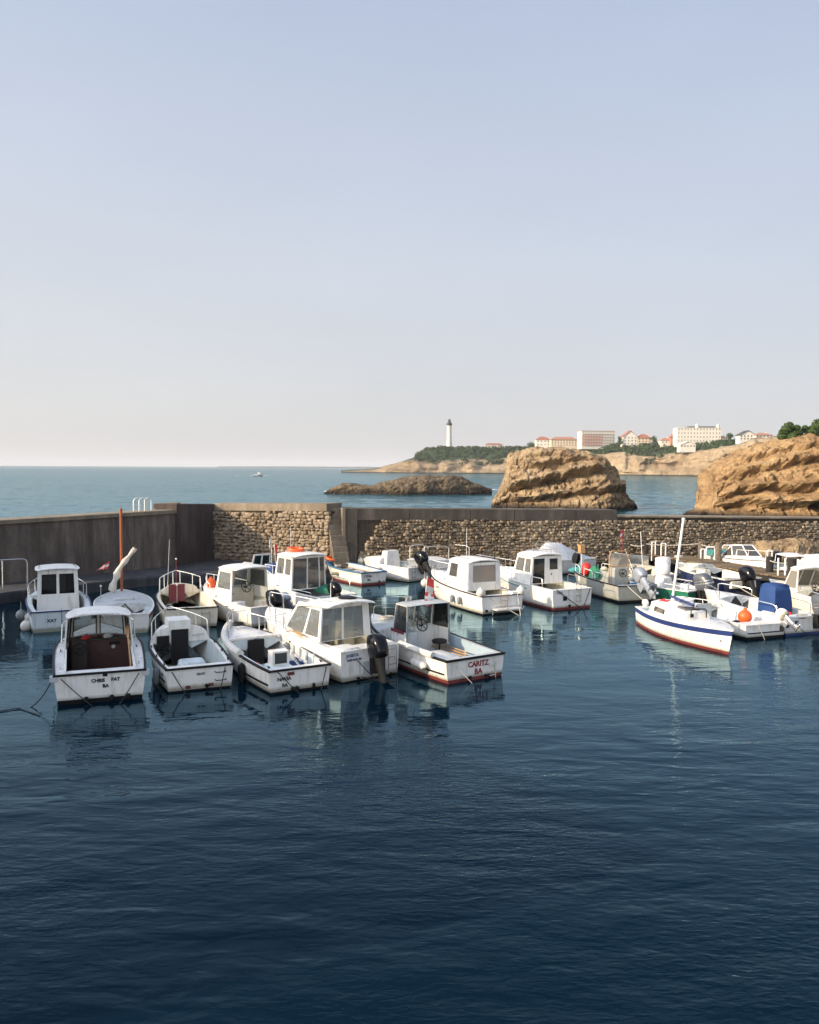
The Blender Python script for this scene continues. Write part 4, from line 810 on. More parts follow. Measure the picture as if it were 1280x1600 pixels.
def cloth(parent, o, u, v, mat, nu=10, nv=6, amp=.04, name='flag', cross=None, seed=0, tri=False):
    o, u, v = Vector(o), Vector(u), Vector(v); n = u.cross(v).normalized(); m = MB(); rows = []
    for i in range(nu + 1):
        row = []
        for j in range(nv + 1):
            a, b = i / nu, j / nv
            if tri: b = .5 + (b - .5) * (1 - a * .96)
            row.append(o + u * a + v * b + n * amp * a * math.sin(a * 9 + b * 2 + seed) - Vector((0, 0, 1)) * (a * a * .12 * u.length))
        rows.append(row)
    mf = (lambda a, b: 1 if (a in cross[0] or b in cross[1]) else 0) if cross else None
    m.grid(rows, 0, mf); back = [[p - n * .004 for p in r] for r in rows]; m.grid(back, 0, mf); return part(m, name, mat, parent)
# things that hang on or lie in the boats are things of their own
def fender(P, label, kind='long', mat=None, L=.5, r=.11, ax=(0, 0, 1), line=.35, name='fender', cat='fender', group='fenders hung over the sides of the boats'):
    mat = mat or FENDW; root = empty(name, P, 0, label, cat, group); m = MB(); ax = Vector(ax).normalized()
    if kind == 'ball': m.ball((0, 0, 0), r, 12, sq=1.08); m.lathe([(r * .28, r * 1.0), (r * .22, r * 1.25)], (0, 0, 0), n=8)
    else: m.lathe([(r * .25, -L * .56), (r * .35, -L * .5), (r * .85, -L * .43), (r, -L * .32), (r, L * .32), (r * .85, L * .43), (r * .35, L * .5), (r * .25, L * .56)], (0, 0, 0), ax, 12)
    m.build('fender_body', mat, root, 50); m = MB(); tp = ax * (L * .55) if kind != 'ball' else Vector((0, 0, r * 1.2))
    if line: m.tube([tp, tp + Vector((0, 0, line))], .010, 4); m.build('lanyard', ROPEW, root)
    return root
def hull_fender(H, t, side, label, z=.35, **k):
    r = k.get('r', .11); y = side * (H.hw(t, z) + r + .02); ln = max(.05, H.Z(t) - z - k.get('L', .5) * .5); return fender(wpt(H.root, H.X(t), y, z), label, line=ln, **k)
def rope(label, a, b, sag=.2, mat=None, r=.014, n=14, mid=None):
    a, b = Vector(a), Vector(b); pts = [a.lerp(b, i / n) - Vector((0, 0, sag * 4 * (i / n) * (1 - i / n))) for i in range(n + 1)]
    m = MB(); m.tube([p - a for p in pts], r, 5); o = m.build('mooring_rope', mat or ROPED, loc=a); return tag(o, label, 'rope', 'mooring ropes')
def ring_buoy(P, label, r=.3, tilt=(0, 0, 0), mat=None):
    m = MB(); rings = []
    m.tube([(r * math.cos(a), r * math.sin(a), 0) for a in [2 * math.pi * i / 20 for i in range(20)]], .075, 8, closed=True); o = m.build('lifebuoy', mat or ORANGE, loc=P); o.rotation_euler = tilt; return tag(o, label, 'lifebuoy')
def buoy(P, label, r=.2, mat=None, name='marker_buoy', sq=1.0, group=None):
    root = empty(name, P, 0, label, 'buoy', group); m = MB(); m.ball((0, 0, 0), r, 14, sq=sq); m.build('float', mat or ORANGE, root); m = MB(); m.lathe([(r * .3, r * .9), (r * .28, r * 1.25), (r * .1, r * 1.3)], (0, 0, 0), n=8); m.build('eye', mat or ORANGE, root); return root
def heap(P, label, mat, r=(.4, .3, .2), name='fishing_net', cat='net', rz=0, seed=1):
    m = MB(); rows = []
    for i in range(15):
        a = math.pi * i / 28; row = []
        for j in range(24):
            b = 2 * math.pi * j / 24; d = Vector((math.cos(b) * math.sin(a), math.sin(b) * math.sin(a), math.cos(a))); k = 1 + .35 * noise.noise(d * 2.2 + Vector((seed, 2, 3))) + .15 * noise.noise(d * 6 + Vector((seed, 0, 0)))
            row.append((d.x * r[0] * k, d.y * r[1] * k, d.z * r[2] * k))
        rows.append(row)
    m.grid(rows, closed=True); o = m.build(name, mat, loc=P); o.rotation_euler = (0, 0, rz); return tag(o, label, cat)
def crate(P, label, w_=.4, d_=.3, h_=.22, mat=None, rz=0, name='fish_crate', cat='crate'):
    m = MB(); t = .02
    m.box(-w_ / 2, w_ / 2, -d_ / 2, d_ / 2, 0, t); m.box(-w_ / 2, w_ / 2, -d_ / 2, -d_ / 2 + t, t, h_); m.box(-w_ / 2, w_ / 2, d_ / 2 - t, d_ / 2, t, h_); m.box(-w_ / 2, -w_ / 2 + t, -d_ / 2 + t, d_ / 2 - t, t, h_); m.box(w_ / 2 - t, w_ / 2, -d_ / 2 + t, d_ / 2 - t, t, h_)
    o = m.build(name, mat or BLUEP, loc=P, sharp=0); o.rotation_euler = (0, 0, rz); return tag(o, label, cat)
def oar(a, b, label, mat=None):
    a, b = Vector(a), Vector(b); m = MB(); d = (b - a); m.tube([(0, 0, 0), d * .75], .022, 6); u = d.normalized(); s = u.cross(Vector((0, 0, 1))).normalized()
    m.hexa([d * .74 - s * .03, d * .74 + s * .03, d + s * .07, d - s * .07], [d * .74 - s * .03 + Vector((0, 0, .02)), d * .74 + s * .03 + Vector((0, 0, .02)), d + s * .07 + Vector((0, 0, .02)), d - s * .07 + Vector((0, 0, .02))]); return tag(m.build('oar', mat or TEAK, loc=a), label, 'oar')
def rope_v(H, label1, label2, ym, zr=None, mat=None, zend=-.05, spread=.86, xoff=.5):
    # two lines from the quarters down to the water astern
    g = H.G(0) * spread; z = zr or H.fs
    for s, lb, y in ((1, label1, ym[0]), (-1, label2, ym[1])): rope(lb, wpt(H.root, -H.L / 2 - .04, s * g, z), wpt(H.root, -H.L / 2 - xoff, y, zend), .03, mat)
# ================================================================== the boats, left group
random.seed(41)
# --- cabin boat with sliding doors, far left
r, L = place('cabin_boat', 'boat with boxy white cabin, two dark sliding doors and navy stern band', (97, 986), (80, 906), 1.1, 5.2)
H = hull(r, L, 2.35, .78, 1.15, tr=.90, td=.60, w=.20, stripe=NAVYP, sw=.17, bh=.05, boot=PALE, top=PALE, deck=PALE, rail=NAVYP)
wh = wheelhouse(H, -.55, 1.0, .80, .74, .45, 2.12, .06, .25, 0, side=[(.15, .52, .85, .88)], front=[(.1, .5, .9, .9)], back=[(.10, .42, .465, .90), (.535, .42, .90, .90)], gl=GLD, over=(.14, .2), roofw=.12, cam=.05)
tubes(wh, 'grab_rail', STEEL, [[(-.62, s * .70, 2.22), (.8, s * .62, 2.22)] for s in (1, -1)], .012)
bow_rail(H, .42, .55, .08, posts=4); anode(H, [(0, .55, .03, .6)], STEEL, 'door_jamb')
tletters(H, 'XAT', .17, .35, .42, INK); tletters(H, 'BA', .17, -.55, .46, INK)
for i, (px, py, rr) in enumerate([(33, 961, .19), (44, 964, .13), (41, 978, .21)]):
    fender(at(px, py, [.5, .45, .16][i]), ['grey green ball fender, upper left beside the cabin boat', 'small white ball fender between two larger balls', 'large pale ball fender floating lowest at the far left'][i], 'ball', [FENDG, FENDW, FENDW][i], r=rr, line=.3)
# --- little sailing dinghy with varnished mast
r, L = place('sailing_dinghy', 'small white sailing dinghy with varnished wooden mast and maroon side band', (198, 990), (189, 921), .95, 5.0)
H = hull(r, L, 2.25, .72, 1.0, tr=.72, tm=.45, p=2.6, td=.32, w=.3, stripe=MAROON, sw=.20, deck=DECKG, boot=WHITE, rail=WHITE)
tr_ = .86; xm = H.X(tr_); zm = H.dz(tr_, 0)
mast = tubes(r, 'mast', WOODM, [[(xm, 0, zm - .05), (xm - .02, 0, 4.42)]], .055, 8); m = MB(); m.lathe([(.07, 4.40), (.07, 4.50), (.03, 4.54)], (xm - .02, 0, 0), n=8); part(m, 'mast_cap', WOODM, mast)
m = MB(); rows = []; a, b = Vector((xm - .35, .42, zm + .05)), Vector((xm - .1, -.55, zm + 2.05 - .25)); mid = Vector((xm - .25, .12, zm + .95))
for i in range(17):
    u = i / 16; p = a.lerp(mid, u * 2) if u < .5 else mid.lerp(b, u * 2 - 1); rad = (.16 + .035 * math.sin(u * 21) + .07 * noise.noise(Vector((u * 9, 1, 1)))) * (1 - .45 * u)
    rows.append([p + Vector((math.cos(t) * rad, math.sin(t) * rad * .8 + .02 * noise.noise(Vector((u * 11, t * 2, 3))), math.sin(t) * rad * .5)) for t in [2 * math.pi * k / 10 for k in range(10)]])
m.loft(rows); part(m, 'furled_sail', CANVAS, r, 60)
tubes(r, 'gaff', DKWOOD, [[a, mid, b + Vector((0, -.06, .12))]], .03)
fs_ = tubes(r, 'forestay', ROPED, [[(xm - .02, 0, 4.38), (xm + .05, .75, .95)], [(xm - .02, 0, 4.38), (xm - .4, -.95, .9)], [b, (xm - .7, -1.0, .85)]], .009, 4)
cloth(fs_, (xm + .03, .52, 1.98), (0, .50, -.16), (.0, -.08, .34), [SAIL, FLAGW], tri=True, cross=((4,), (2, 3)))
pole_light(r, H.X(.62), .85, .85, .55); rbox(r, H.X(.42), H.X(.56), -.4, .4, .80, 1.02, DECKG, 'hatch', .95)
# --- CHRIS PAT
r, L = place('fishing_boat', 'white boat marked CHRIS PAT BA with a dark brown cockpit, nearest on the left', (157.5, 1097), (152, 950), 1.1, 5.9)
CP = H = hull(r, L, 2.45, .80, 1.12, tr=.93, tm=.45, p=2.5, td=.66, t0=.07, w=.27, floor=.10, inner=BROWN, sole=DKWOOD, bulk=BROWN, bh=.12, flare=.85, rr=.035)
wh = wheelhouse(H, -.15, 1.15, .98, .86, .84, 1.84, .08, .18, -.02, side=[(.12, .2, .9, .86)], front=[(.05, .12, .48, .9), (.53, .12, .95, .9)], gl=GL, over=(.10, .12), cam=.09, roofw=.05, frame=BLACK)
m = MB(); m.box(.6, 1.1, -.85, .85, .98, 1.02); part(m, 'dashboard', DKWOOD, r, 0); m = MB(); m.box(.72, .76, -.92, .92, .105, .975); bp = part(m, 'bulkhead_panel', paint('brown_panel', (.085, .035, .030), .6, dirt=.2), r, 0); m = MB(); m.lathe([(.06, 0), (.055, .015)], (.72, -.42, .74), (-1, 0, 0), 12); part(m, 'gauge', FENDW, bp, 0); m = MB(); m.box(.70, .72, -.62, -.30, .80, .90); part(m, 'switch_panel', BLACK, bp, 0)
tubes(r, 'grab_rail', STEEL, [[(-.2, s * .80, 2.02), (.8, s * .72, 2.02)] for s in (1, -1)], .01)
m = MB()
for s in (1, -1): m.obox((-1.45, s * .90, .83), (1.32, s * .02, .02), (0, .03, 0), (0, 0, .06))
part(m, 'coaming', WHITE, r, 0)
bow_rail(H, .62, .55, .10, posts=3)
tletters(H, 'CHRIS', .125, .06, .585, INK); tletters(H, 'PAT', .125, -.38, .59, INK); tletters(H, 'BA', .125, -.13, .43, INK)
exhaust(H, (.36, -.28, -.70), .11, BLACK, .075); anode(H, [(-.12, .74, .12, .10)], BLACK)
rbox(r, -2.15, -1.5, -.3, .35, .1, .42, LINERB, 'engine_box', .9); rbox(r, .2, .72, .32, .8, .12, 1.0, DKWOOD, 'steering_console', .92); wheel(r, (.12, .55, .85), .17)
for s in (1, -1): cleat(r, H.X(.12), s * 1.02, H.Z(.12)); cleat(r, H.X(.45), s * 1.05, H.Z(.45), BLACK)
for s in (1, -1): m = MB(); m.box(-L / 2 - .03, -L / 2 + .2, s * 1.16 - .09, s * 1.16 + .09, .64, .77); part(m, 'quarter_block', DECKG, r, 0)
oar(wpt(r, -2.4, -.82, .55), wpt(r, .1, -.80, 1.45), 'pale oar leaning along the starboard side of the brown cockpit')
heap(wpt(r, .85, .35, 1.03), 'red cloth bundle lying on the dashboard of the brown cockpit boat', REDP, (.12, .30, .10), 'cloth_bundle', 'cloth', 0, 3)
heap(wpt(r, .85, -.28, 1.03), 'white rag lying on the dashboard beside a red bundle', FENDW, (.12, .22, .10), 'cloth_bundle', 'cloth', 0, 6)
rope('dark rope slanting down the left half of the CHRIS PAT transom', wpt(r, -L / 2 - .05, .98, .72), wpt(r, -L / 2 - .35, .18, -.03), .02)
rope('dark rope slanting down the right half of the CHRIS PAT transom', wpt(r, -L / 2 - .05, -.98, .72), wpt(r, -L / 2 - .35, -.45, -.03), .02)
rope('long rope sagging from the CHRIS PAT stern to the water at the left', wpt(r, -L / 2 + .1, 1.12, .84), at(28, 1107, .0), .32, r=.016)
rope('rope lying on the water surface at the left edge', at(30, 1106.5, .02), at(-30, 1116, .02), .0, r=.016)
rope('short rope tail floating beside the sagging mooring line', at(30, 1106.5, .015), at(62, 1118, .015), .0, r=.012)
# --- cream boat with maroon hatch
r, L = place('motorboat', 'cream open boat with a maroon hatch door and a boarding ladder on its stern', (299, 982), (272, 908), 1.05, 5.6)
H = hull(r, L, 2.2, .80, 1.05, tr=.93, td=.66, w=.16, floor=.25, top=CREAM, deck=CREAM, inner=CREAM, bulk=CREAM, bh=.05, rail=BLACK, rr=.028)
cuddy(H, .64, .97, .30, .05, .22, CREAM, .8); xb = H.X(.64)
m = MB(); m.box(xb - .06, xb - .015, -.16, .50, .55, 1.28); part(m, 'hatch_door', MAROON, r, 0)
pole_light(r, xb - .25, .18, .5, .75); bow_rail(H, .66, .6, .08, posts=3, mat=WRAIL); antenna(r, H.X(.72), .5, 1.1, 2.05, (.05, -.1)); t = pole_light(r, H.X(.86), .05, 1.2, 1.0, MAROON)
tubes(r, 'side_grab_rail', STEEL, [hoop((xb - .6, -.98, .92), (xb + .5, -.9, 1.02), .12)], .014)
stern_ladder(H, -.55, -.35, .62, .30, rungs=4); exhaust(H, (.45, ), .45, BLACK, .035)
m = MB(); m.box(-L / 2 + .1, -L / 2 + .5, -.85, .85, .25, .60); part(m, 'stern_seat', CREAM, r, 0)
rope('dark rope across the stern rail of the cream boat', wpt(r, -L / 2 - .05, .2, .84), wpt(r, -L / 2 - .06, -.85, .82), .06)
# --- LILOU
r, L = place('motorboat', 'white open boat with black cabin door and pale engine box, marked LILOU', (313, 1078.5), (251, 955), 1.1, 5.3)
H = hull(r, L, 2.05, .67, 1.02, tr=.90, td=.60, w=.12, t0=.06, floor=.08, stripe=WHITE, inner=PALE, bulk=PALE, deck=WHITE, bh=.05, rr=.036)
cuddy(H, .585, .97, .40, .05, .06, WHITE, .80, .14); xb = H.X(.585)
m = MB(); m.box(xb - .07, xb - .01, -.22, .30, .12, 1.20); part(m, 'cabin_door', BLACK, r, 0)
m = MB(); m.box(xb - .05, xb + .75, -.30, .38, 1.16, 1.48); part(m, 'sliding_hatch', WHITE, r, 0)
m = MB(); m.box(xb - .035, xb - .005, .36, .74, .55, 1.02); part(m, 'dash_panel', BLACK, r, 0); wheel(r, (xb - .18, .52, .66), .18); 
tubes(r, 'grab_rail', STEEL, [hoop((xb - .02, -.36, .98), (xb - .02, -.70, 1.0), .05, (-1, 0, 0))], .014)
rbox(r, -1.75, -1.05, -.42, .42, .08, .60, PALE, 'engine_box', .84); bow_rail(H, .60, .58, .07, posts=3)
tletters(H, 'LILOU', .085, -.02, .47, INK, .003); handles(H, (-.42,), (.50, .27), .30); exhaust(H, (-.18,), .12); anode(H, [(.34, .12, .13, .09), (-.30, .14, .14, .08)])
for s in (1, -1):
    for t in (.1, .3, .5): cleat(r, H.X(t), s * (H.G(t) - .06), H.Z(t), BLACK)
sletters(H, 'B 408', .10, .10, .42, 1, INK); m = MB()
for i in range(9):
    a, b = .04 + i * .06, .04 + (i + 1) * .06; m.loft([[(H.X(t), (H.hw(t, z) + .006) + o, z) for z, o in ((.25, 0), (.25, .02), (.30, .02), (.30, 0))] for t in (a, b)])
part(m, 'side_rubber_strip', BLACK, r, 0)
hull_fender(H, .16, 1, 'grey fender hanging between the CHRIS PAT and LILOU boats', .30, mat=FENDG, L=.5, r=.10)
rope('black rope down the left part of the LILOU transom', wpt(r, -L / 2 - .03, .78, .60), wpt(r, -L / 2 - .25, .42, -.04), .01)
rope('black rope down the right part of the LILOU transom past the handles', wpt(r, -L / 2 - .03, -.70, .60), wpt(r, -L / 2 - .25, -.50, -.04), .01)
# --- NAVIA
r, L = place('fishing_boat', 'white open boat marked NAVIA BA with padded white tube along its gunwale', (469, 1079.5), (349, 968), 1.0, 5.7)
H = hull(r, L, 2.05, .66, 1.0, tr=.90, td=.60, w=.12, t0=.05, floor=.06, inner=LINER, bulk=PALE, deck=DECK, bh=.06, rr=.036, camber=.16)
xb = H.X(.60); m = MB(); m.box(xb - .07, xb - .01, -.25, .28, .1, .86); part(m, 'cabin_door', BLACK, r, 0)
m = MB(); m.box(xb - .04, xb + .1, -.85, .85, H.Z(.6) + .10, H.Z(.6) + .16); part(m, 'door_lintel', WHITE, r, 0)
rbox(r, -1.9, -1.0, -.30, .45, .06, .48, PALE, 'engine_box', .86)
m = MB(); m.panel((-1.62, .32, .48), (-1.62, -.20, .48), (-1.62, -.20, .90), (-1.62, .32, .90), [(.12, .12, .88, .88)], .05); m.box(-1.57, -1.25, -.20, .32, .482, .90); bx = part(m, 'instrument_box', WHITE, r, 0); m = MB(); m.box(-1.585, -1.58, -.14, .26, .53, .85); part(m, 'screen', WINM, bx, 0)
tubes(r, 'tiller', STEEL, [[(-2.5, -.2, .55), (-1.5, -.32, .80)]], .016)
m = MB(); m.tube([(H.X(t), H.G(t) - .01, H.Z(t) + .06) for t in [.36 + .62 * i / 18 for i in range(19)]], .115, 10); part(m, 'gunwale_padding', FENDW, r)
bow_rail(H, .66, .52, .12, posts=3); tubes(r, 'pulpit_hoop', STEEL, [hoop((H.X(.9), .35, 1.0), (H.X(.9), -.35, 1.0), .5)], .014)
tletters(H, 'NAVIA', .14, .48, .40, INK, .004); tletters(H, 'BA', .14, .46, .22, INK, .004); anode(H, [(.28, .53, .20, .09)], LABELR, 'number_plate'); exhaust(H, (.22, .10), .10, BLACK, .06); anode(H, [(-.42, .11, .08, .12)], BLACK, 'drain_cover')
m = MB()
for i in range(8):
    a, b = .02 + i * .04, .02 + (i + 1) * .04; m.loft([[(H.X(t), (H.hw(t, z) + .006) + o, z) for z, o in ((.22, 0), (.22, .02), (.28, .02), (.28, 0))] for t in (a, b)])
part(m, 'side_rubber_strip', BLACK, r, 0)
for s in (1, -1): cleat(r, H.X(.06), s * .8, H.Z(.06), BLACK); cleat(r, H.X(.5), -.9, H.Z(.5))
hull_fender(H, .30, 1, 'black fender pair hanging by the padded tube of the NAVIA boat', .28, mat=BLACK, L=.55, r=.11)
heap(wpt(r, -1.0, -.62, .12), 'blue tarpaulin bundled in the NAVIA cockpit', BLUECAN, (.3, .2, .35), 'tarpaulin', 'tarpaulin', 0, 4)
heap(wpt(r, -1.9, -.62, .10), 'pale green net heap in the starboard corner of the NAVIA cockpit', TEALT, (.32, .18, .3), 'fishing_net', 'net', 0, 9)
crate(wpt(r, -2.25, -.30, .08), 'grey crate beside the net heap in the NAVIA cockpit', .4, .34, .3, FENDG)
for i in range(4): tag(tubes(None, 'rod_holder', BLACK, [[wpt(r, -1.9 + i * .5, -.86, .55), wpt(r, -1.9 + i * .5, -.88, .98)]], .028), ['first rod tube from the stern inside the NAVIA starboard side', 'second rod tube from the stern inside the NAVIA side', 'third rod tube from the stern inside the NAVIA side', 'rod tube nearest the bow inside the NAVIA side'][i], 'rod holder', 'rod holders in the NAVIA boat') if False else None
for i in range(4): tubes(r, 'rod_holder', DECKG, [[(-1.9 + i * .5, -.84, .50), (-1.9 + i * .5, -.86, .78)]], .03)
rope('dark rope across the NAVIA lettering', wpt(r, -L / 2 - .03, .68, .62), wpt(r, -L / 2 - .3, .10, -.04), .01)
rope('dark rope down the right side of the NAVIA transom', wpt(r, -L / 2 - .03, -.80, .60), wpt(r, -L / 2 - .25, -.52, -.04), .01)
# --- open wheelhouse boat with steering wheel
r, L = place('fishing_boat', 'white boat with an open backed wheelhouse, steering wheel and orange bow buoy', (425, 977), (333, 916), 1.1, 5.0)
H = hull(r, L, 2.2, .78, 1.2, tr=.9, td=.55, w=.16, floor=.15, inner=CREAM, bulk=CREAM, deck=WHITE, bh=.05, rail=WHITE)
wh = wheelhouse(H, -.95, .5, .90, .82, .85, 2.12, .07, .32, .0, side=[(.10, .36, .90, .90)], front=[(.06, .35, .48, .92), (.52, .35, .94, .92)], gl=GL, over=(.25, .1), roofw=.10)
rbox(r, -.05, .4, -.82, .84, .15, 1.25, CREAM, 'steering_console', .97); wheel(r, (-.22, -.30, 1.28), .23); bow_rail(H, .62, .42, .08, mat=WRAIL); rbox(r, -1.3, -.6, .40, .86, .15, .85, WHITE, 'storage_locker', .95); rbox(r, -1.35, -.85, -.62, -.2, .15, .80, CREAM, 'helm_seat', .9)
outboard(H, .08, .72, s=1.25, tilt=12); outboard(H, -.62, .66, s=.95, tilt=52, cowl=SILVER, leg=GREYCOWL)
m = MB(); m.box(-.07, -.04, .25, .33, .98, 1.06); part(m, 'instrument', BLACK, r, 0)
fender(wpt(r, H.X(.55), 1.12, .62), 'plump white ball fender under the side of the open wheelhouse boat', 'ball', r=.17, line=.3)
buoy(wpt(r, H.X(.80), .35, 1.30), 'orange ball buoy on the bow of the open wheelhouse boat', .22)
rope('grey rope hanging in a loop along the side of the open wheelhouse boat', wpt(r, H.X(.95), .28, 1.1), wpt(r, H.X(.28), 1.16, .72), .25)
# --- small boat hidden behind the wheelhouse, with two dan flags
r, L = place('motorboat', 'half hidden small boat with a clear windscreen hoop and two flag staffs', (440, 915), (395, 882), .8, 4.6)
H = hull(r, L, 1.9, .62, .85, td=.6, w=.14, top=NAVY, deck=DECK)
m = MB(); q = m.panel((.15, -.6, .75), (.15, .6, .75), (-.05, .5, 1.5), (-.05, -.5, 1.5), [(.08, .12, .46, .9), (.54, .12, .92, .9)], .035); wsf = part(m, 'windscreen', WRAIL, r, 0); panes(q, GLT, wsf)
rbox(r, -1.4, -.5, -.75, .1, .5, 1.05, BLUECAN, 'spray_cover', .8)
for k, (yy, hh, mt, lb) in enumerate([(-.15, 2.55, FLAGW, 0), (-.42, 2.25, SAIL, 1)]):
    p = tubes(r, 'flag_staff', WRAIL, [[(-.9, yy, .5), (-.75, yy - .05 + .1 * k, hh)]], .016); cloth(p, (-.76, yy - .04 + .1 * k, hh - .5), (-.08, -.16 + .3 * (1 - k), -.22), (.02, 0, .48), mt, amp=.03, seed=k)
# --- cabin boat with the orange lifebuoy on the roof
r, L = place('fishing_boat', 'white cabin boat with an orange lifebuoy on its roof and a teal tarp inside', (528, 958), (424, 896), 1.2, 6.0)
H = hull(r, L, 2.25, .75, 1.15, td=.56, w=.16, floor=.15, inner=LINER, bh=.05, rail=WHITE, stripe=WHITE)
wh = wheelhouse(H, -.8, .85, .95, .86, .8, 2.3, .08, .3, 0, side=[(.08, .45, .42, .92), (.5, .45, .92, .92)], front=[(.06, .45, .48, .92), (.52, .45, .94, .92)], back=[(.04, .03, .44, .94), (.47, .03, .80, .94), (.83, .03, .97, .94)], gl=GL, backgl=GLC, over=(.2, .12), roofw=.1, frame=None)
heap(wpt(r, .15, .35, .85), 'teal tarp heaped inside the cabin under the orange lifebuoy', TEALT, (.35, .38, 1.0), 'tarpaulin', 'tarpaulin', 0, 2); heap(wpt(r, .2, -.45, .85), 'dark bundle beside the teal tarp inside the cabin', NAVYP, (.4, .35, .5), 'tarpaulin', 'tarpaulin', 0, 7)
ring_buoy(wpt(r, .25, .0, 2.52), 'orange lifebuoy lying on a white cabin roof', .34, (.05, .08, 0)); antenna(wh, .5, .1, 2.35, 1.2, (.05, .0)); bow_rail(H, .6, .45, mat=WRAIL)
heap(wpt(r, -1.2, -.75, .62), 'green net draped over the starboard rail behind the cabin', NETG, (.5, .25, .35), 'fishing_net', 'net', 0, 12)
tubes(r, 'stern_rail', STEEL, [hoop((-1.2, -1.02, .8), (-2.6, -.95, .78), .55), hoop((-1.0, 1.0, .8), (-2.4, .98, .78), .12)], .016)
outboard(H, .25, .70, s=1.1, tilt=35, cowl=BLKGLOSS)
# --- big white cabin boat with black outboard
r, L = place('cabin_cruiser', 'big white cabin boat with sliding glass doors and a large black outboard', (579, 1060), (450, 956), 1.35, 6.1)
H = hull(r, L, 2.3, .92, 1.35, tr=.93, tm=.5, td=.50, t0=.10, w=.30, floor=.25, inner=CREAM, bulk=CREAM, deck=WHITE, bh=.04, rail=WHITE, rr=.025, camber=.18, full=.1)
wh = wheelhouse(H, -1.75, .65, .96, .90, .98, 2.06, .09, .95, .02, side=[(.06, .12, .40, .88), (.45, .12, .93, .88)], front=[(.05, .1, .49, .92), (.51, .1, .95, .92)], back=[(.03, -.0 + .02, .42, .92), (.46, .02, .86, .92)], gl=GL, backgl=GL, over=(.35, .18), roofw=.12, cam=.10, slope=-.06, droop=.16, th=.035, frame=None)
cuddy(H, .60, .985, .22, .02, .18, WHITE, .7, .2, name='coachroof'); 
rbox(r, -1.35, -.8, .28, .74, .25, 1.35, MAROON if False else GREYCOWL, 'helm_seat', .85); rbox(r, -1.3, -.75, -.70, -.2, .25, 1.4, CREAM, 'passenger_seat', .85); rbox(r, -.4, .35, -.8, .8, .25, 1.2, CREAM, 'dashboard', .95)
tubes(wh, 'roof_rail', STEEL, [[(-1.8, s * .6, 2.23), (-1.1, s * .6, 2.22)] for s in (1, -1)], .014); antenna(wh, -1.2, .2, 2.18, .5)
m = MB(); m.lathe([(.28, 0), (.30, .03), (.22, .05)], (-1.55, -.2, 2.21), n=16); part(m, 'roof_hatch', BLACK, wh)
bow_rail(H, .52, .55, .10, posts=4); tubes(r, 'side_handrail', STEEL, [[(1.5, .75, 1.30), (.2, .98, 1.62)], [(1.5, -.75, 1.30), (.2, -.98, 1.62)]], .016)
rbox(r, -L / 2 + .05, -L / 2 + .75, .32, 1.02, .30, .98, WHITE, 'stern_locker', .93); rbox(r, -L / 2 + .05, -L / 2 + .75, -1.02, -.42, .30, .98, WHITE, 'stern_locker', .93)
m = MB(); m.box(-L / 2 - .02, -L / 2 + .3, -.36, .28, .10, .55); part(m, 'engine_well', DECKG, r, 0)
outboard(H, -.10, .58, s=1.3, tilt=16, cowl=BLKGLOSS, steer=-8); stern_ladder(H, -.78, .06, .84, .30, rungs=4); exhaust(H, (.46, -.72), .08, BLACK, .045)
letters(r, 'JOSETA', .13, -L / 2 - .012, .66, .78, INKB, bold=.003); letters(r, 'TXIPI BLEU BA', .085, -L / 2 - .012, .60, .65, INKB, bold=.003)
cleat(r, H.X(.2), .98, H.Z(.2)); cleat(r, H.X(.2), -.98, H.Z(.2)); sletters(H, 'B 2417', .12, .66, .80, 1, INKR, .002)
m = MB(); m.obox((H.X(.38), 1.10, 1.13), (.35, -.02, .02), (0, .06, 0), (0, 0, .015)); part(m, 'step_tread', TEAK, r, 0)
hull_fender(H, .82, 1, 'white fender at the bow of the big cabin boat', .55, L=.5, r=.13); hull_fender(H, .74, 1, 'cream fender next to the bow fender of the big cabin boat', .50, L=.5, r=.12, mat=CREAM); hull_fender(H, .46, 1, 'grey canvas covered fender amidships on the big cabin boat', .55, L=.42, r=.12, mat=FENDG)
rope('dark rope looping below the port quarter of the big cabin boat', wpt(r, H.X(.16), 1.14, .62), wpt(r, -L / 2 - .3, .05, .02), .10)
rope('grey rope crossing the engine well of the big cabin boat', wpt(r, -L / 2 - .04, .50, .62), wpt(r, -L / 2 - .35, -.02, -.02), .02)
# --- CARITZ
r, L = place('fishing_boat', 'white boat marked CARITZ BA with red lettering and a red waterline', (743, 1062), (602, 963), 1.15, 6.0)
H = hull(r, L, 2.35, .68, 1.12, tr=.92, td=.66, t0=.04, w=.13, floor=.08, inner=LINERB, sole=LINERB, bulk=WHITE, deck=DECKG, bh=.10, boot=REDBOOT, rr=.04, camber=.10)
wh = wheelhouse(H, -.55, .45, .86, .80, .55, 1.92, .05, .25, 0, side=[(.0, .38, .965, .98)], front=[(.03, .40, .49, .975), (.51, .40, .97, .975)], gl=GLK, over=(.08, .05), cam=.015, roofw=.04, th=.03, frame=None, rm=DECKG, roofth=.03)
for s in (1, -1): tubes(wh, 'rear_post', FENDG, [[(-.55, s * .84, .6), (-.55, s * .80, 1.92)]], .035)
m = MB(); m.obox((.0, .835, 1.06), (.40, -.025, 0), (0, .012, 0), (0, 0, .05)); part(m, 'red_trim', MAROON, wh, 0)
rbox(r, -.45, .1, .28, .82, .08, 1.05, DECKG, 'steering_console', .97); rbox(r, .15, .4, -.78, .25, .08, 1.1, WHITE, 'dashboard', .97); wheel(r, (.02, -.15, 1.15), .20, mat=BLACK); m = MB(); m.tube([(-.75, -.3, .1), (-.75, -.3, .68)], .03); m.lathe([(.02, .66), (.24, .70), (.25, .77), (.2, .80)], (-.75, -.3, 0), n=14); part(m, 'helm_seat', BLACK, r)
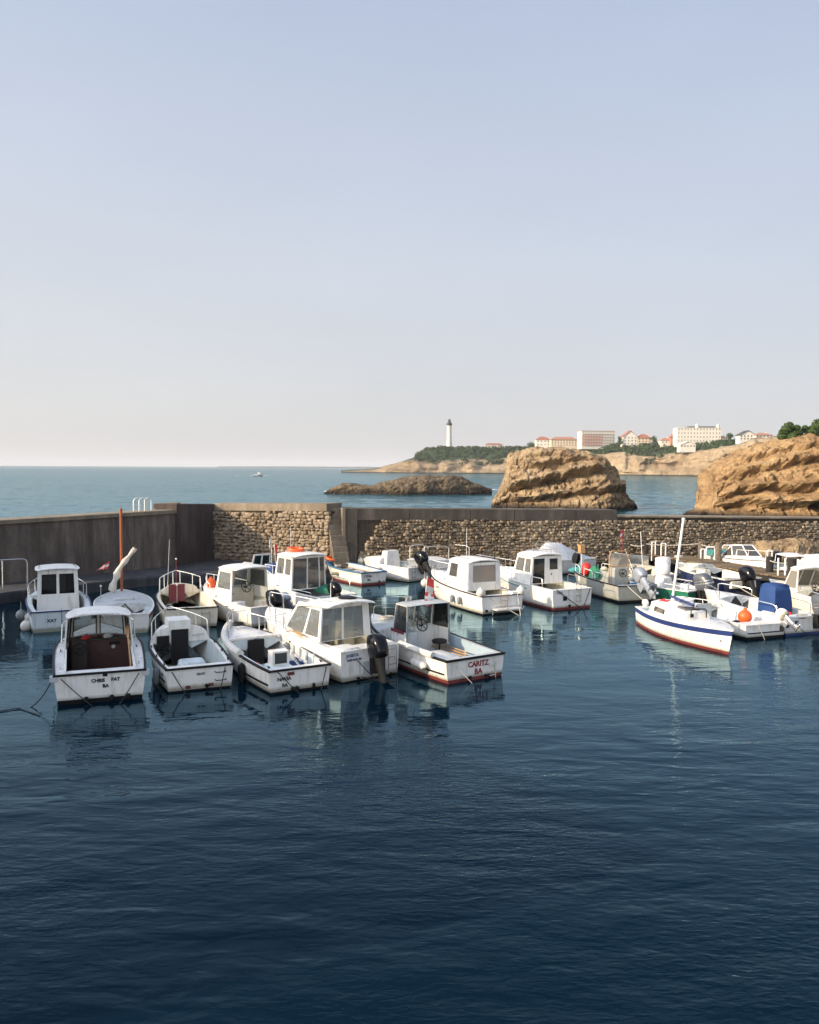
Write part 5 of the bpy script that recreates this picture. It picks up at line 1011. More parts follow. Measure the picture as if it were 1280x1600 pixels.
rbox(r, -2.35, -1.15, -.05, .80, .08, .58, DECK, 'engine_box', .95)
m = MB(); m.tube([(H.X(t), H.G(t) + .02, H.Z(t) + .06) for t in [.10 + .28 * i / 12 for i in range(13)]], .10, 10); part(m, 'gunwale_padding', FENDW, r)
fp = tubes(wh, 'flagpole', WRAIL, [[(.0, -.25, 1.95), (-.05, -.30, 2.75)]], .016); cloth(fp, (-.06, -.30, 2.72), (-.02, .05, -.42), (-.02, -.26, -.10), [SAIL, FLAGW], amp=.05, cross=((6, 7, 8, 9), ()), seed=1); cloth(fp, (-.04, -.26, 2.30), (-.04, .14, -.44), (-.02, -.34, -.06), [SAIL, FLAGW], amp=.05, cross=((4, 5), (2, 3)), seed=2)
for yy in (.28, .42): m = MB(); m.lathe([(.02, 0), (.05, .02), (.06, .14), (.03, .16)], (.1, yy, 1.97), n=8); part(m, 'roof_lamp', STEEL, wh)
tletters(H, 'CARITZ', .225, -.10, .47, INKR, .007); tletters(H, 'BA', .24, -.10, .24, INKR, .007); exhaust(H, (-.38, -.5), .08, BLACK, .05); anode(H, [(.22, .08, .12, .12)], BLACK, 'drain_cover'); handles(H, (-.48,), (.42, .10), .26, STEEL)
m = MB()
for i in range(9):
    a, b = .02 + i * .05, .02 + (i + 1) * .05; m.loft([[(H.X(t), (H.hw(t, z) + .006) + o, z) for z, o in ((.24, 0), (.24, .02), (.29, .02), (.29, 0))] for t in (a, b)])
part(m, 'side_rubber_strip', BLACK, r, 0)
tubes(r, 'bow_hoop', STEEL, [hoop((H.X(.9), .25, 1.08), (H.X(.9), -.25, 1.08), .4)], .014); antenna(r, H.X(.8), -.4, 1.1, .5)
fender(wpt(r, H.X(.20), H.hw(.2, .4) + .12, .40), 'white sausage fender lying along the side of the CARITZ boat', 'long', ax=(-.5, .86, 0.05), L=.72, r=.13, line=.25)
for k in range(3): oar(wpt(r, -1.9 + .1 * k, -.52 - .08 * k, .40 + .05 * k), wpt(r, .25, -.66 - .04 * k, .36 + .08 * k), ['lowest wooden pole lying inside the CARITZ boat', 'middle wooden pole lying inside the CARITZ boat', 'topmost wooden pole lying inside the CARITZ boat'][k])
tag(tubes(None, 'fishing_net', ROPEW, [[wpt(r, .22 + .01 * i, -.40 + i * .08, 1.30) + Vector((0, 0, .05 * math.sin(i * 2.1))), wpt(r, .12 + .01 * i, -.38 + i * .08, 1.12)] for i in range(9)], .03), 'tangled brown line hanging over the CARITZ dashboard', 'net')
rope('pale rope down the left of the red CARITZ name', wpt(r, -L / 2 - .03, .72, .50), wpt(r, -L / 2 - .30, .30, -.05), .01, ROPEW); rope('pale rope down the right of the red CARITZ name', wpt(r, -L / 2 - .03, -.68, .46), wpt(r, -L / 2 - .10, -.70, -.05), .01, ROPEW)
# ================================================================== the boats, middle and right
# --- blue rowing boat
r, L = place('rowing_boat', 'small blue and white rowing boat marked LYDIA BA with a red waterline', (584, 913.5), (529, 880), .8, 4.9)
H = hull(r, L, 2.0, .68, .85, tr=.80, td=.84, t0=.03, w=.15, floor=.15, stripe=CREAM, boot=REDBOOT, bh=.10, deck=TEALP, inner=DECKG, rail=TEALP, bulk=TEALP, rr=.045)
for t, mt in ((.22, TEALP), (.45, DECK), (.66, DECKG)): m = MB(); x = H.X(t); m.box(x - .15, x + .15, -H.G(t) + .16, H.G(t) - .16, .46, .51); part(m, 'thwart', mt, r, 0)
tletters(H, 'LYDIA', .17, .36, .47, INK); tletters(H, 'BA', .17, .30, .28, INK); exhaust(H, (-.35,), .16, BLACK, .05); m = MB(); m.box(-L / 2 - .03, -L / 2 + .01, -.24, -.18, .1, .66); m.box(-L / 2 - .03, -L / 2 + .01, -.60, -.54, .1, .66); part(m, 'rudder_bracket', WHITE, r, 0)
ring_buoy(wpt(r, H.X(.88), .1, 1.02), 'orange lifebuoy on the bow of the blue rowing boat', .33, (.1, .2, 0)); fender(wpt(r, H.X(.93), .48, .55), 'white ball fender at the bow of the blue rowing boat', 'ball', r=.17, line=.2); fender(wpt(r, H.X(.80), .90, .50), 'pinkish ball fender just behind the bow of the blue rowing boat', 'ball', mat=CREAM, r=.18, line=.2)
fender(wpt(r, H.X(.45), H.hw(.45, .45) + .1, .45), 'pinkish long fender lying along the side of the blue rowing boat', 'long', ax=(1, -.05, 0), L=.6, r=.10, mat=CREAM, line=.2)
# --- white open boat with tilted outboard
r, L = place('motorboat', 'small white open boat with a raised black outboard, next to the blue rowing boat', (656, 908), (603, 874), 1.0, 4.7)
H = hull(r, L, 2.0, .78, 1.0, tr=.92, td=.52, w=.16, floor=.2, inner=LINER, bh=.04, rail=WHITE)
cuddy(H, .50, .95, .34, .04, .12, WHITE, .8); rbox(r, -.3, .25, -.62, .62, .2, 1.55, DECK, 'console_cover', .8); outboard(H, .0, .82, s=1.35, tilt=38, cowl=BLKGLOSS, steer=0)
hull_fender(H, .92, 1, 'big cream fender at the bow of the small white open boat', .62, L=.7, r=.19, mat=CREAM); hull_fender(H, .45, 1, 'cream fender amidships on the small white open boat', .45, L=.5, r=.14, mat=CREAM); tubes(r, 'windscreen_hoop', BLACK, [hoop((.3, .7, 1.3), (.3, -.7, 1.3), .35)], .018)
stern_ladder(H, .55, .2, .9, .26, rungs=3)
# --- white hull behind the canopy boat
r, L = place('motorboat', 'white open boat with tall rails, half hidden behind the boat with the clear canopy', (724, 893), (672, 872), 1.05, 5.0)
H = hull(r, L, 2.1, .9, 1.1, td=.5, w=.2, floor=.3, rail=WHITE, bh=.04); tubes(r, 'tall_rail', WRAIL, [hoop((H.X(.5), s * .95, .98), (H.X(.85), s * .5, 1.02), .8) for s in (1, -1)] + [hoop((H.X(.1), .85, .95), (H.X(.1), -.85, .95), .7)], .018)
r, L = place('motorboat', 'low white runabout with its stern behind the raised black outboard', (692, 904), (640, 880), .7, 4.0); H = hull(r, L, 1.7, .62, .75, td=.6, w=.3, floor=.2, rail=WHITE, deck=WHITE, bh=.04); rbox(r, -.4, .2, -.5, .5, .3, .85, BLACK, 'seat', .9)
# --- canopy cabin boat
r, L = place('cabin_cruiser', 'white cabin boat with a clear plastic canopy closing its wheelhouse', (785, 959), (687, 892), 1.25, 6.4)
H = hull(r, L, 2.25, .80, 1.25, tr=.93, td=.52, w=.22, floor=.2, inner=CREAM, bulk=CREAM, bh=.06, rail=BLACK, rr=.025, camber=.16)
wh = wheelhouse(H, -1.7, .4, .90, .84, .82, 2.08, .06, .35, .02, side=[(.50, .42, .88, .90)], front=[(.06, .45, .48, .92), (.52, .45, .94, .92)], back=[(.14, .30, .86, .90)], gl=GLC, backgl=PLASTIC, over=(.06, .1), roofw=.06, mat=WHITE, cam=.09)
m = MB(); m.panel((-1.74, .86, .86), (-1.74, .62, .86), (-1.72, .59, 2.04), (-1.72, .81, 2.04), (), .03); m.panel((-1.74, -.62, .86), (-1.74, -.86, .86), (-1.72, -.81, 2.04), (-1.72, -.59, 2.04), (), .03); part(m, 'canopy_curtain', TARP, wh, 0)
rbox(r, -1.0, -.4, -.6, -.1, .3, 1.4, CREAM, 'helm_seat', .9); cuddy(H, .60, .97, .22, .03, .2, WHITE, .75, .2, name='coachroof'); bow_rail(H, .58, .45, .08)
tubes(wh, 'roof_rail', STEEL, [[(-1.5, s * .66, 2.26), (-.1, s * .6, 2.26)] for s in (1, -1)], .014); antenna(wh, -.5, .2, 2.16, 1.4)
m = MB(); m.box(-L / 2 - .45, -L / 2 - .02, -.75, .55, .22, .27); part(m, 'swim_platform', WHITE, r, 0); tubes(r, 'platform_rail', STEEL, [hoop((-L / 2 - .40, -.85, .05), (-L / 2 - .40, .75, .05), .34)], .018)
stern_ladder(H, -.05, .3, 1.05, .34, TEAK, 4); exhaust(H, (.82,), .18, BLACK, .06); letters(r, 'B 1130', .12, H.X(.62), H.hw(.62, .72) + .02, .72, INK, (-1, .05, 0)); rbox(r, -L / 2 + .05, -L / 2 + .45, -.98, -.5, .5, .9, WHITE, 'stern_locker', .9)
for k, t in enumerate((.36, .26)): hull_fender(H, t, 1, ['small grey fender, forward of two on the canopy cabin boat', 'small grey fender, nearer the stern of two on the canopy cabin boat'][k], .42, L=.32, r=.09, mat=FENDG)
fender(wpt(r, -L / 2 + .15, 1.02, .95), 'white ball fender on the port quarter of the canopy cabin boat', 'ball', r=.19, line=0); fender(wpt(r, -L / 2 + .1, -1.02, .92), 'white ball fender on the starboard quarter of the canopy cabin boat', 'ball', r=.2, line=0); fender(wpt(r, H.X(.95), .55, .62), 'white ball fender at the bow of the canopy cabin boat', 'ball', r=.19)
rope('pale rope from the port quarter of the canopy boat down to the water', wpt(r, -L / 2 + .2, .95, .95), wpt(r, -L / 2 - .7, -.45, -.03), .02, ROPEW, .02); rope('pale rope from the starboard quarter of the canopy boat down to the water', wpt(r, -L / 2 - .05, -.75, .8), wpt(r, -L / 2 - .7, -.48, -.03), .02, ROPEW, .02)
# --- cabin boat with door
r, L = place('cabin_cruiser', 'white cabin boat with square door window and black V ropes on its stern', (894, 951.5), (783, 886), 1.25, 6.5)
H = hull(r, L, 2.3, .88, 1.28, tr=.93, td=.5, w=.22, floor=.3, inner=CREAM, bulk=CREAM, bh=.10, boot=REDBOOT, rail=WHITE, rr=.025, camber=.16, stripe=WHITE)
wh = wheelhouse(H, -1.3, .5, .90, .84, .9, 2.20, .08, .45, .0, side=[(.08, .42, .40, .90), (.46, .42, .92, .90)], front=[(.06, .4, .48, .92), (.52, .4, .94, .92)], back=[(.05, .03, .42, .92), (.58, .50, .86, .90)], gl=GL, backgl=GLD, over=(.14, .1), roofw=.08, cam=.10)
cuddy(H, .58, .97, .24, .03, .2, WHITE, .75, .2, name='coachroof'); bow_rail(H, .5, .42, .08); tubes(r, 'stern_rail', STEEL, [hoop((-1.5, s * 1.05, .9), (-2.4, s * 1.03, .9), .42) for s in (1, -1)], .018); tubes(wh, 'roof_frame', STEEL, [hoop((-.9, .6, 2.28), (-.9, -.6, 2.28), .16), hoop((-.4, .6, 2.28), (-.4, -.6, 2.28), .16)], .018)
m = MB(); m.box(-1.32, -1.295, -.26, -.22, 1.3, 1.38); part(m, 'door_handle', BLACK, wh, 0); stern_ladder(H, -.30, .30, 1.15, .26, rungs=4); anode(H, [(.40, .50, .20, .20)], BLACK, 'vent_cover'); exhaust(H, (.16,), .16, BLACK, .06); letters(r, 'B 5560', .11, -L / 2 - .01, .70, .76, INK)
m = MB()
for i in range(14):
    a, b = .30 + i * .05, .30 + (i + 1) * .05; m.loft([[(H.X(t), (H.hw(t, H.Z(t) - .2) + .004) + o, H.Z(t) - z) for z, o in ((.22, 0), (.22, .012), (.17, .012), (.17, 0))] for t in (a, min(.99, b))])
part(m, 'teal_pinstripe', TEALT, r, 0)
rope('black rope, left arm of the V on the door cabin boat stern', wpt(r, -L / 2 - .03, .88, .92), wpt(r, -L / 2 - .2, -.42, .0), .02, r=.02); rope('black rope, right arm of the V on the door cabin boat stern', wpt(r, -L / 2 - .03, -.98, .90), wpt(r, -L / 2 - .2, -.44, .0), .02, r=.02)
# --- tarp covered boat
r, L = place('motorboat', 'boat wholly covered by a peaked white tarp, behind the door cabin boat', (912, 890), (838, 874), .95, 5.2)
H = hull(r, L, 2.1, .8, 1.0, td=.6, rail=WHITE, bh=.04); m = MB(); rows = []
for i in range(15):
    t = .02 + .95 * i / 14; pk_ = .55 + 1.75 * max(0, 1 - abs(t - .52) / (.10 if .42 < t < .62 else .42)) ** .9 if not .44 < t < .60 else 2.25
    pk_ = 1.02 if .46 <= t <= .70 else .16 + .86 * max(0, (t / .46 if t < .46 else (1 - t) / .30)) ** 1.15; g = H.G(t); z = H.Z(t); row = []
    for j in range(11):
        q = -1 + 2 * j / 10; hgt = pk_ * (1 - abs(q) ** 1.5 * .98); row.append((H.X(t), q * (g + .03), z - .05 + hgt + .035 * noise.noise(Vector((t * 12, q * 5, 1)))))
    rows.append(row)
m.grid(rows); part(m, 'tarp_cover', TARP, r, 60); tubes(r, 'cover_frame', STEEL, [hoop((H.X(.70), .8, 1.0), (H.X(.70), -.8, 1.0), .95), hoop((H.X(.78), .7, 1.0), (H.X(.78), -.7, 1.0), .75)], .016)
# --- grey workboat
r, L = place('fishing_boat', 'grey hulled open workboat with a hooped console, red buoy and green net', (996, 941), (892, 884), .98, 6.2)
H = hull(r, L, 2.3, .80, 1.0, tr=.9, td=.86, w=.12, floor=.2, top=GREY, deck=DECKG, inner=GREY, sole=DECKG, rail=BLACK, rr=.03, bh=.1)
rbox(r, -1.5, -.9, -.5, .35, .2, 1.45, GREY, 'steering_console', .95); tubes(r, 'console_hoop', TEAK, [hoop((-1.25, .45, .5), (-1.25, -.6, .5), 1.75), [(-1.25, .42, 1.5), (-1.25, -.57, 1.5)]], .03); m = MB(); m.box(-1.26, -1.24, -.55, .40, 1.5, 2.15); part(m, 'console_screen', PLASTIC, r, 0); wheel(r, (-1.62, -.1, 1.2), .2)
outboard(H, -.1, .82, s=1.3, tilt=48, cowl=SILVER, leg=SILVER); tubes(r, 'side_rail', WRAIL, [hoop((H.X(t), s * (H.G(t) - .05), H.Z(t)), (H.X(t + .14), s * (H.G(t + .14) - .05), H.Z(t + .14)), .4) for t in (.2, .38, .62) for s in (1, -1)], .018)
buoy(wpt(r, H.X(.58), .75, 1.18), 'red pear shaped buoy in the grey workboat', .27, REDP, sq=1.25); heap(wpt(r, H.X(.50), .55, .8), 'green net hung on the rail of the grey workboat behind the red buoy', NETG, (.22, .3, .55), rz=1, seed=5); heap(wpt(r, H.X(.80), .2, .85), 'pale green net spread in the bow of the grey workboat', TEALT, (.7, .5, .3), seed=15)
tubes(r, 'net_hauler', BLACK, [[(H.X(.86), .35, .9), (H.X(.86), .4, 1.45)]], .05); m = MB(); m.lathe([(.1, -.12), (.3, -.1), (.14, 0), (.3, .1), (.1, .12)], (H.X(.86), .4, 1.55), (0, 1, .2), 14); part(m, 'hauler_drum', BLACK, r); rbox(r, H.X(.86), H.X(.9), -.1, .35, .95, 1.5, WHITE, 'hauler_housing', .8)
tubes(r, 'post', WRAIL, [[(H.X(.74), .5, .85), (H.X(.74), .5, 2.2)]], .025); crate(wpt(r, H.X(.74), .5, 1.9), 'orange wooden box on a post above the grey workboat', .26, .30, .42, TEAK, .3, 'bait_box', 'box')
crate(wpt(r, -2.3, -.35, .45), 'blue tub in the stern of the grey workboat', .42, .42, .35, WBLUE, name='fish_tub', cat='tub'); m = MB(); m.box(-L / 2 + .0, -L / 2 + .03, -.9, -.15, .3, .78); part(m, 'transom_step', DECKG, r, 0)
rope('pale stern line from the grey workboat to the small sailboat', wpt(r, -L / 2, .55, .8), wpt(r, -L / 2 - .9, .25, .25), .02, ROPEW, .02)
# --- white boat with dark windscreen
r, L = place('motorboat', 'white motorboat with a dark wrap windscreen and flagpole, moored against the jetty', (1027, 928), (947, 872), 1.1, 5.6)
H = hull(r, L, 2.3, .95, 1.2, tr=.92, td=.48, w=.2, floor=.3, top=CREAM, deck=CREAM, inner=CREAM, rail=WHITE, bh=.05, camber=.14)
m = MB(); rows = []
for i in range(9):
    a = math.pi * (i / 8 - .5); rows.append([(.15 + .75 * math.cos(a), .88 * math.sin(a), 1.05), (-.2 + .6 * math.cos(a), .72 * math.sin(a), 1.65)])
m.grid(rows); part(m, 'windscreen', GLD, r, 60); bow_rail(H, .6, .35, .08, mat=WRAIL); fp = tubes(r, 'flagpole', MAROON, [[(.9, .3, 1.1), (.9, .3, 3.0)]], .03); cloth(fp, (.9, .3, 2.55), (-.12, .22, -.1), (0, 0, .42), [SAIL, FLAGW], amp=.03, cross=((), (2, 3)))
tubes(r, 'fishing_rod', WRAIL, [[(-.4, -.3, .9), (.4, -.5, 2.9)], [(-.3, .2, .9), (.1, .5, 2.0)]], .014); ob = outboard(H, -.1, .95, s=1.5, tilt=8, cowl=TARP, leg=TARP); m = MB()
m.loft([[(-.05 + c * (k + .11 * noise.noise(Vector((c * 3, s_ * 3, zz * 4)))) , s_ * (k * .9 + .11 * noise.noise(Vector((c * 3, s_ * 3, zz * 4)))), zz) for c, s_ in [(math.cos(2 * math.pi * j / 14), math.sin(2 * math.pi * j / 14)) for j in range(14)]] for zz, k in ((-.75, .12), (-.5, .20), (-.25, .28), (-.05, .24), (.06, .15), (.16, .22), (.42, .27), (.58, .25), (.62, .05))])
w_ = part(m, 'plastic_wrap', TARP, ob, 60); w_.location = (-.2, 0, 0); fender(wpt(r, H.X(.93), .72, .55), 'yellowish square fender at the bow of the dark windscreen motorboat', 'long', mat=CREAM, L=.6, r=.24, ax=(.3, 1, 0)); fender(wpt(r, H.X(.99), .95, .30), 'yellowish ball fender low at the bow by the jetty corner', 'ball', mat=CREAM, r=.2)
# --- green boat
r, L = place('motorboat', 'green hulled open boat with a large grey outboard, between the workboat and the navy boat', (1094, 944), (1000, 903), .85, 5.2)
H = hull(r, L, 2.0, .66, .8, tr=.92, td=.70, w=.14, floor=.2, top=GREEN, deck=DECK, inner=DECK, rail=WHITE, bh=.06); rbox(r, -.7, -.2, -.5, .3, .2, 1.0, WHITE, 'steering_console', .92); outboard(H, .2, .60, s=1.5, tilt=14, cowl=GREYCOWL, leg=BLACK, band=STEEL)
tubes(r, 'side_rail', WRAIL, [hoop((H.X(.08), s * .9, .66), (H.X(.42), s * .96, .68), .22) for s in (1, -1)], .016); m = MB(); m.box(-1.9, -1.5, -.8, .8, .5, .56); part(m, 'thwart', DECK, r, 0)
crate(wpt(r, -1.2, .45, .21), 'white box on the deck of the green boat', .5, .35, .45, WHITE, .2, 'fish_box', 'box'); heap(wpt(r, .6, .1, .4), 'green rope pile in the bow of the green boat', NETG, (.4, .5, .35), 'rope_pile', 'rope pile', 0, 8)
# --- navy boat
r, L = place('motorboat', 'dark navy hulled boat with a cream deck and black outboard', (1160, 945), (1058, 880), 1.45)
H = hull(r, L, 2.35, 1.22, 1.50, tr=.9, td=.52, w=.2, floor=.80, top=NAVY, stripe=NAVY, sw=.10, deck=CREAM, inner=LINER, bulk=DECKG, rail=CREAM, rr=.035, bh=.08, boot=NAVYP, camber=.12)
cuddy(H, .56, .96, .22, .03, .3, CREAM, .75, .15); m = MB(); m.box(H.X(.555) - .05, H.X(.555) - .01, -.45, .45, .85, 1.62); part(m, 'cabin_door', DECKG, r, 0); outboard(H, -.05, 1.02, s=1.3, tilt=22, cowl=BLKGLOSS); m = MB(); a, b = H.X(.12), H.X(.24); m.hexa([(a, H.hw(.12, .72) + .004, .70), (b, H.hw(.24, .72) + .004, .70), (b, H.hw(.24, .72) + .014, .70), (a, H.hw(.12, .72) + .014, .70)], [(a, H.hw(.12, .80) + .004, .80), (b, H.hw(.24, .80) + .004, .80), (b, H.hw(.24, .80) + .014, .80), (a, H.hw(.12, .80) + .014, .80)]); part(m, 'registration_plate', FENDW, r, 0)
tubes(r, 'bow_rail', STEEL, [[(H.X(.62), .78, 1.38), (H.X(.66), .74, 1.6), (H.X(.88), .40, 1.72), (H.X(.9), .36, 1.5)]], .014); rbox(r, -.6, 0, .3, .8, .8, 1.45, CREAM, 'helm_seat', .9); rbox(r, -2.4, -1.5, -.8, .8, .8, 1.12, CREAM, 'engine_box', .97)
rope('white line from the navy boat stern towards the blue covered boat', wpt(r, -L / 2, .55, 1.0), wpt(r, -L / 2 - 1.4, .0, .35), .02, ROPEW, .022)
# --- small white sailboat with blue band, bow towards us
r, L = place('sailboat', 'small white sailboat with a broad blue band and leaning white mast', (1015, 973), (1146, 988), .82)
H = hull(r, L, 2.0, .68, .86, tr=.62, tm=.45, p=2.1, td=.20, w=.16, floor=.2, rake=.35, top=WHITE, stripe=BLUEP, sw=.20, boot=REDBOOT, bh=.10, deck=DECK, inner=PALE, rail=WHITE, rr=.02, transom=CREAM, camber=.10)
m = MB(); rows = []
for i in range(9):
    t = .20 + .42 * i / 8; g = max(.1, H.G(t) - .24) * (1 - .25 * (i / 8) ** 2); h_ = .40 * (1 - .35 * (i / 8)); z = H.Z(t)
    rows.append([(H.X(t), g, z), (H.X(t) - .0, g * .86, z + h_), (H.X(t), g * .45, z + h_ + .06), (H.X(t), 0, z + h_ + .08), (H.X(t), -g * .45, z + h_ + .06), (H.X(t), -g * .86, z + h_), (H.X(t), -g, z)])
m.grid(rows); m.poly(rows[0]); m.poly(rows[-1]); cab = part(m, 'cabin', WHITE, r, 38)
for s in (1, -1):
    g = lambda t, q: (H.X(t), s * ((H.G(t) - .24) * (1 - .14 * q) * (1 - .25 * ((t - .20) / .42) ** 2) + .012), H.Z(t) + .40 * q * (1 - .35 * (t - .20) / .42)); m = MB(); a_, b_ = .27, .42
    q4 = [Vector(g(a_, .28)), Vector(g(b_, .28)), Vector(g(b_ - .005, .80)), Vector(g(a_ + .01, .80))]; m.loft([q4, [p + Vector((0, s * .012, 0)) for p in q4]]); part(m, 'window', GLC, cab, 0)
m = MB(); m.box(H.X(.46), H.X(.56), -.28, .28, H.Z(.5) + .34, H.Z(.5) + .44); part(m, 'fore_hatch', GLC, cab, 0); tubes(r, 'hatch_frame', BLACK, [hoop((H.X(.63), .3, .9), (H.X(.63), -.3, .9), .32)], .022); m = MB(); m.box(H.X(.622), H.X(.626), -.30, -.18, .92, 1.04); part(m, 'vent', BLACK, r, 0)
mx, mz = H.X(.30), H.Z(.30) + .40; a = Vector((mx, 0, mz)); wm = r.rotation_euler.z; tip = at_d(1068, 812, wpt(r, mx, 0, 0).y + .2); q = Matrix.Rotation(-wm, 3, 'Z') @ (tip - Vector((r.location.x, r.location.y, 0))); mast = tubes(r, 'mast', WRAIL, [[a, a.lerp(q, .5), q]], .048, 10); m = MB(); m.lathe([(.058, -.05), (.065, .06), (.03, .08)], q, (q - a), 8); part(m, 'mast_cap', WRAIL, mast)
tubes(r, 'boom', BLUEP, [[a + Vector((0, .1, .15)), a + Vector((1.0, -.15, .25))], [a + Vector((.1, -.1, .3)), a + Vector((1.3, .22, .12))]], .05); outboard(H, -.18, .62, s=.55, tilt=40, cowl=WHITE, leg=WHITE)
m = MB(); m.lathe([(.03, 0), (.028, .01)], (H.X(.93), -H.hw(.93, .5) - .0, .45), (0, -1, 0), 10); part(m, 'hawse_hole', BLACK, r); tubes(r, 'shroud', ROPED, [[q, (H.X(.99), 0, .95)]], .006, 4); heap(wpt(r, mx - .35, -.1, mz - .05), 'red and white rope heap on the sailboat cabin top', REDP, (.28, .3, .14), 'rope_pile', 'rope pile', 0, 3); heap(wpt(r, mx + .15, .35, mz - .02), 'white folded sail cloth lying at the foot of the leaning mast', TARP, (.5, .4, .28), 'sail_bundle', 'sail', 0, 13)
# --- open white boat with orange buoy
r, L = place('motorboat', 'white open boat with an orange ball buoy in it and a small white outboard', (1196, 998), (1082, 940), .78, 5.2)
H = hull(r, L, 2.05, .54, .62, tr=.9, td=.66, t0=.12, w=.18, floor=.15, inner=LINER, bulk=DECKG, deck=WHITE, bh=.10, rail=WHITE, rr=.025)
m = MB(); m.box(H.X(.66) - .06, H.X(.66) - .01, -.38, .38, .2, .80); part(m, 'cabin_door', DECKG, r, 0); cuddy(H, .66, .96, .12, .03, .1, WHITE, .8); bow_rail(H, .66, .24, .08, mat=WRAIL); buoy(wpt(r, -1.4, -.12, .62), 'orange ball buoy sitting in the white open boat', .27)
outboard(H, -.80, .58, s=.8, tilt=55, cowl=WHITE, leg=STEEL); sletters(H, 'BA 7712', .12, .16, .34, 1, INK); tubes(r, 'mooring_bitt', BLACK, [[(H.X(.5), .84, .55), (H.X(.55), .82, .85)]], .03); sletters(H, 'ADOUR', .12, .72, .40, 1, INKR)
m = MB(); m.box(-L / 2 - .025, -L / 2 + .01, -.85, .85, .22, .26); part(m, 'transom_strip', BLACK, r, 0); m = MB(); m.lathe([(.10, -.03), (.12, 0), (.10, .03)], (-L / 2 - .06, -.70, .35), (0, 1, 0), 14); part(m, 'transom_wheel', BLACK, r); rope('pale rope hanging from the transom of the open boat with the orange buoy', wpt(r, -L / 2 - .03, .40, .6), wpt(r, -L / 2 - .15, .15, -.03), .01, ROPEW)
# --- boat with blue console cover
r, L = place('motorboat', 'white motorboat with a royal blue canvas cover over its console', (1257, 992), (1150, 930), 1.0, 5.6)
H = hull(r, L, 2.15, .70, 1.0, tr=.92, td=.66, t0=.1, w=.22, floor=.2, inner=LINER, bh=.10, boot=NAVYP, rail=WHITE, rr=.025); m = MB(); m.loft([[(x * k * .72 - 1.25, y * k * .78 - .05, z) for x, y in ((.78, .46), (.78, -.46), (.1, -.62), (-.62, -.58), (-.62, .58), (.1, .62))] for k, z in ((1.0, .55), (.97, 1.0), (.86, 1.5), (.76, 1.72), (.6, 1.77))]); part(m, 'console_cover', BLUECAN, r, 50)
tubes(r, 'stern_rail', STEEL, [hoop((H.X(.10), s * .85, .72), (H.X(.40), s * .98, .80), .38) for s in (1, -1)] + [hoop((H.X(.66), s * .86, .92), (H.X(.92), s * .34, 1.0), .32) for s in (1, -1)], .02); outboard(H, -.55, .72, s=1.45, tilt=10, cowl=GREYCOWL, leg=BLACK, band=STEEL)
m = MB(); m.panel((-L / 2 - .0, .42, .35), (-L / 2 - .0, -.18, .35), (-L / 2 + .05, -.18, .80), (-L / 2 + .05, .42, .80), (), .04); part(m, 'transom_panel', WHITE, r, 0); letters(r, 'U MARITE', .085, -L / 2 - .01, .12, .66, INKR, bold=.002); rbox(r, -1.7, -1.1, -.6, .6, .2, .7, WHITE, 'bench_seat', .95); anode(H, [(.5, .4, .3, .4)], DECK, 'stern_step')
rope('dark stern rope on the boat with the blue canvas cover', wpt(r, -L / 2 - .03, .55, .45), wpt(r, -L / 2 - .3, .1, .05), .01)
# --- windscreen boat at right edge
r, L = place('motorboat', 'cream motorboat with a tall framed windscreen, cut by the right edge', (1352, 975), (1256, 915), 1.1, 5.8)
H = hull(r, L, 2.2, .80, 1.1, td=.5, w=.2, floor=.25, top=CREAM, deck=CREAM, inner=CREAM, rail=WHITE); wh = wheelhouse(H, .1, 1.2, .85, .72, .9, 1.9, .06, .5, 0, side=[(.08, .15, .92, .92)], front=[(.05, .15, .48, .92), (.52, .15, .95, .92)], gl=PLASTIC, over=(.05, .05)); wheel(r, (-.2, .1, 1.15), .2); rbox(r, .1, .5, -.6, .6, .25, 1.15, CREAM, 'dashboard', .96); rbox(r, -.15, .08, -.3, .0, .3, .95, DKWOOD, 'locker_door', 1)
tubes(r, 'side_rail', STEEL, [[(-.2, .98, 1.15), (-2.2, .98, 1.0)], [(-.2, .98, .85), (-.2, .98, 1.15)], [(-2.2, .98, .8), (-2.2, .98, 1.0)]], .02)
# --- speedboat and others beyond the jetty
r, L = place('speedboat', 'white speedboat with turquoise stern and raked dark windows, beyond the jetty', (1124, 890), (1222, 880), 1.25, 6.6)
H = hull(r, L, 2.3, 1.0, 1.25, td=.42, w=.25, floor=.4, top=WHITE, stripe=WHITE, transom=TEALT, rail=BLACK, rr=.02, camber=.16); lo_ = [Vector(p) for p in ((-1.0, .95, 1.10), (.2, .85, 1.22), (1.2, .40, 1.30), (1.2, -.40, 1.30), (.2, -.85, 1.22), (-1.0, -.95, 1.10))]; hi_ = [Vector(p) for p in ((-1.05, .90, 1.14), (-.35, .66, 1.80), (.25, .30, 1.86), (.25, -.30, 1.86), (-.35, -.66, 1.80), (-1.05, -.90, 1.14))]
m = MB()
for i in range(5): m.tube([lo_[i], lo_[i + 1]], .035); m.tube([hi_[i], hi_[i + 1]], .04); m.tube([lo_[i + 1], hi_[i + 1]], .035)
ws_ = part(m, 'windscreen_frame', WRAIL, r)
for i in range(5): m = MB(); q_ = [lo_[i], lo_[i + 1], hi_[i + 1], hi_[i]]; n_ = Vector((0, 0, .01)); m.loft([[p for p in q_], [p + n_ for p in q_]]); part(m, 'windscreen_pane', GLC, ws_, 0)
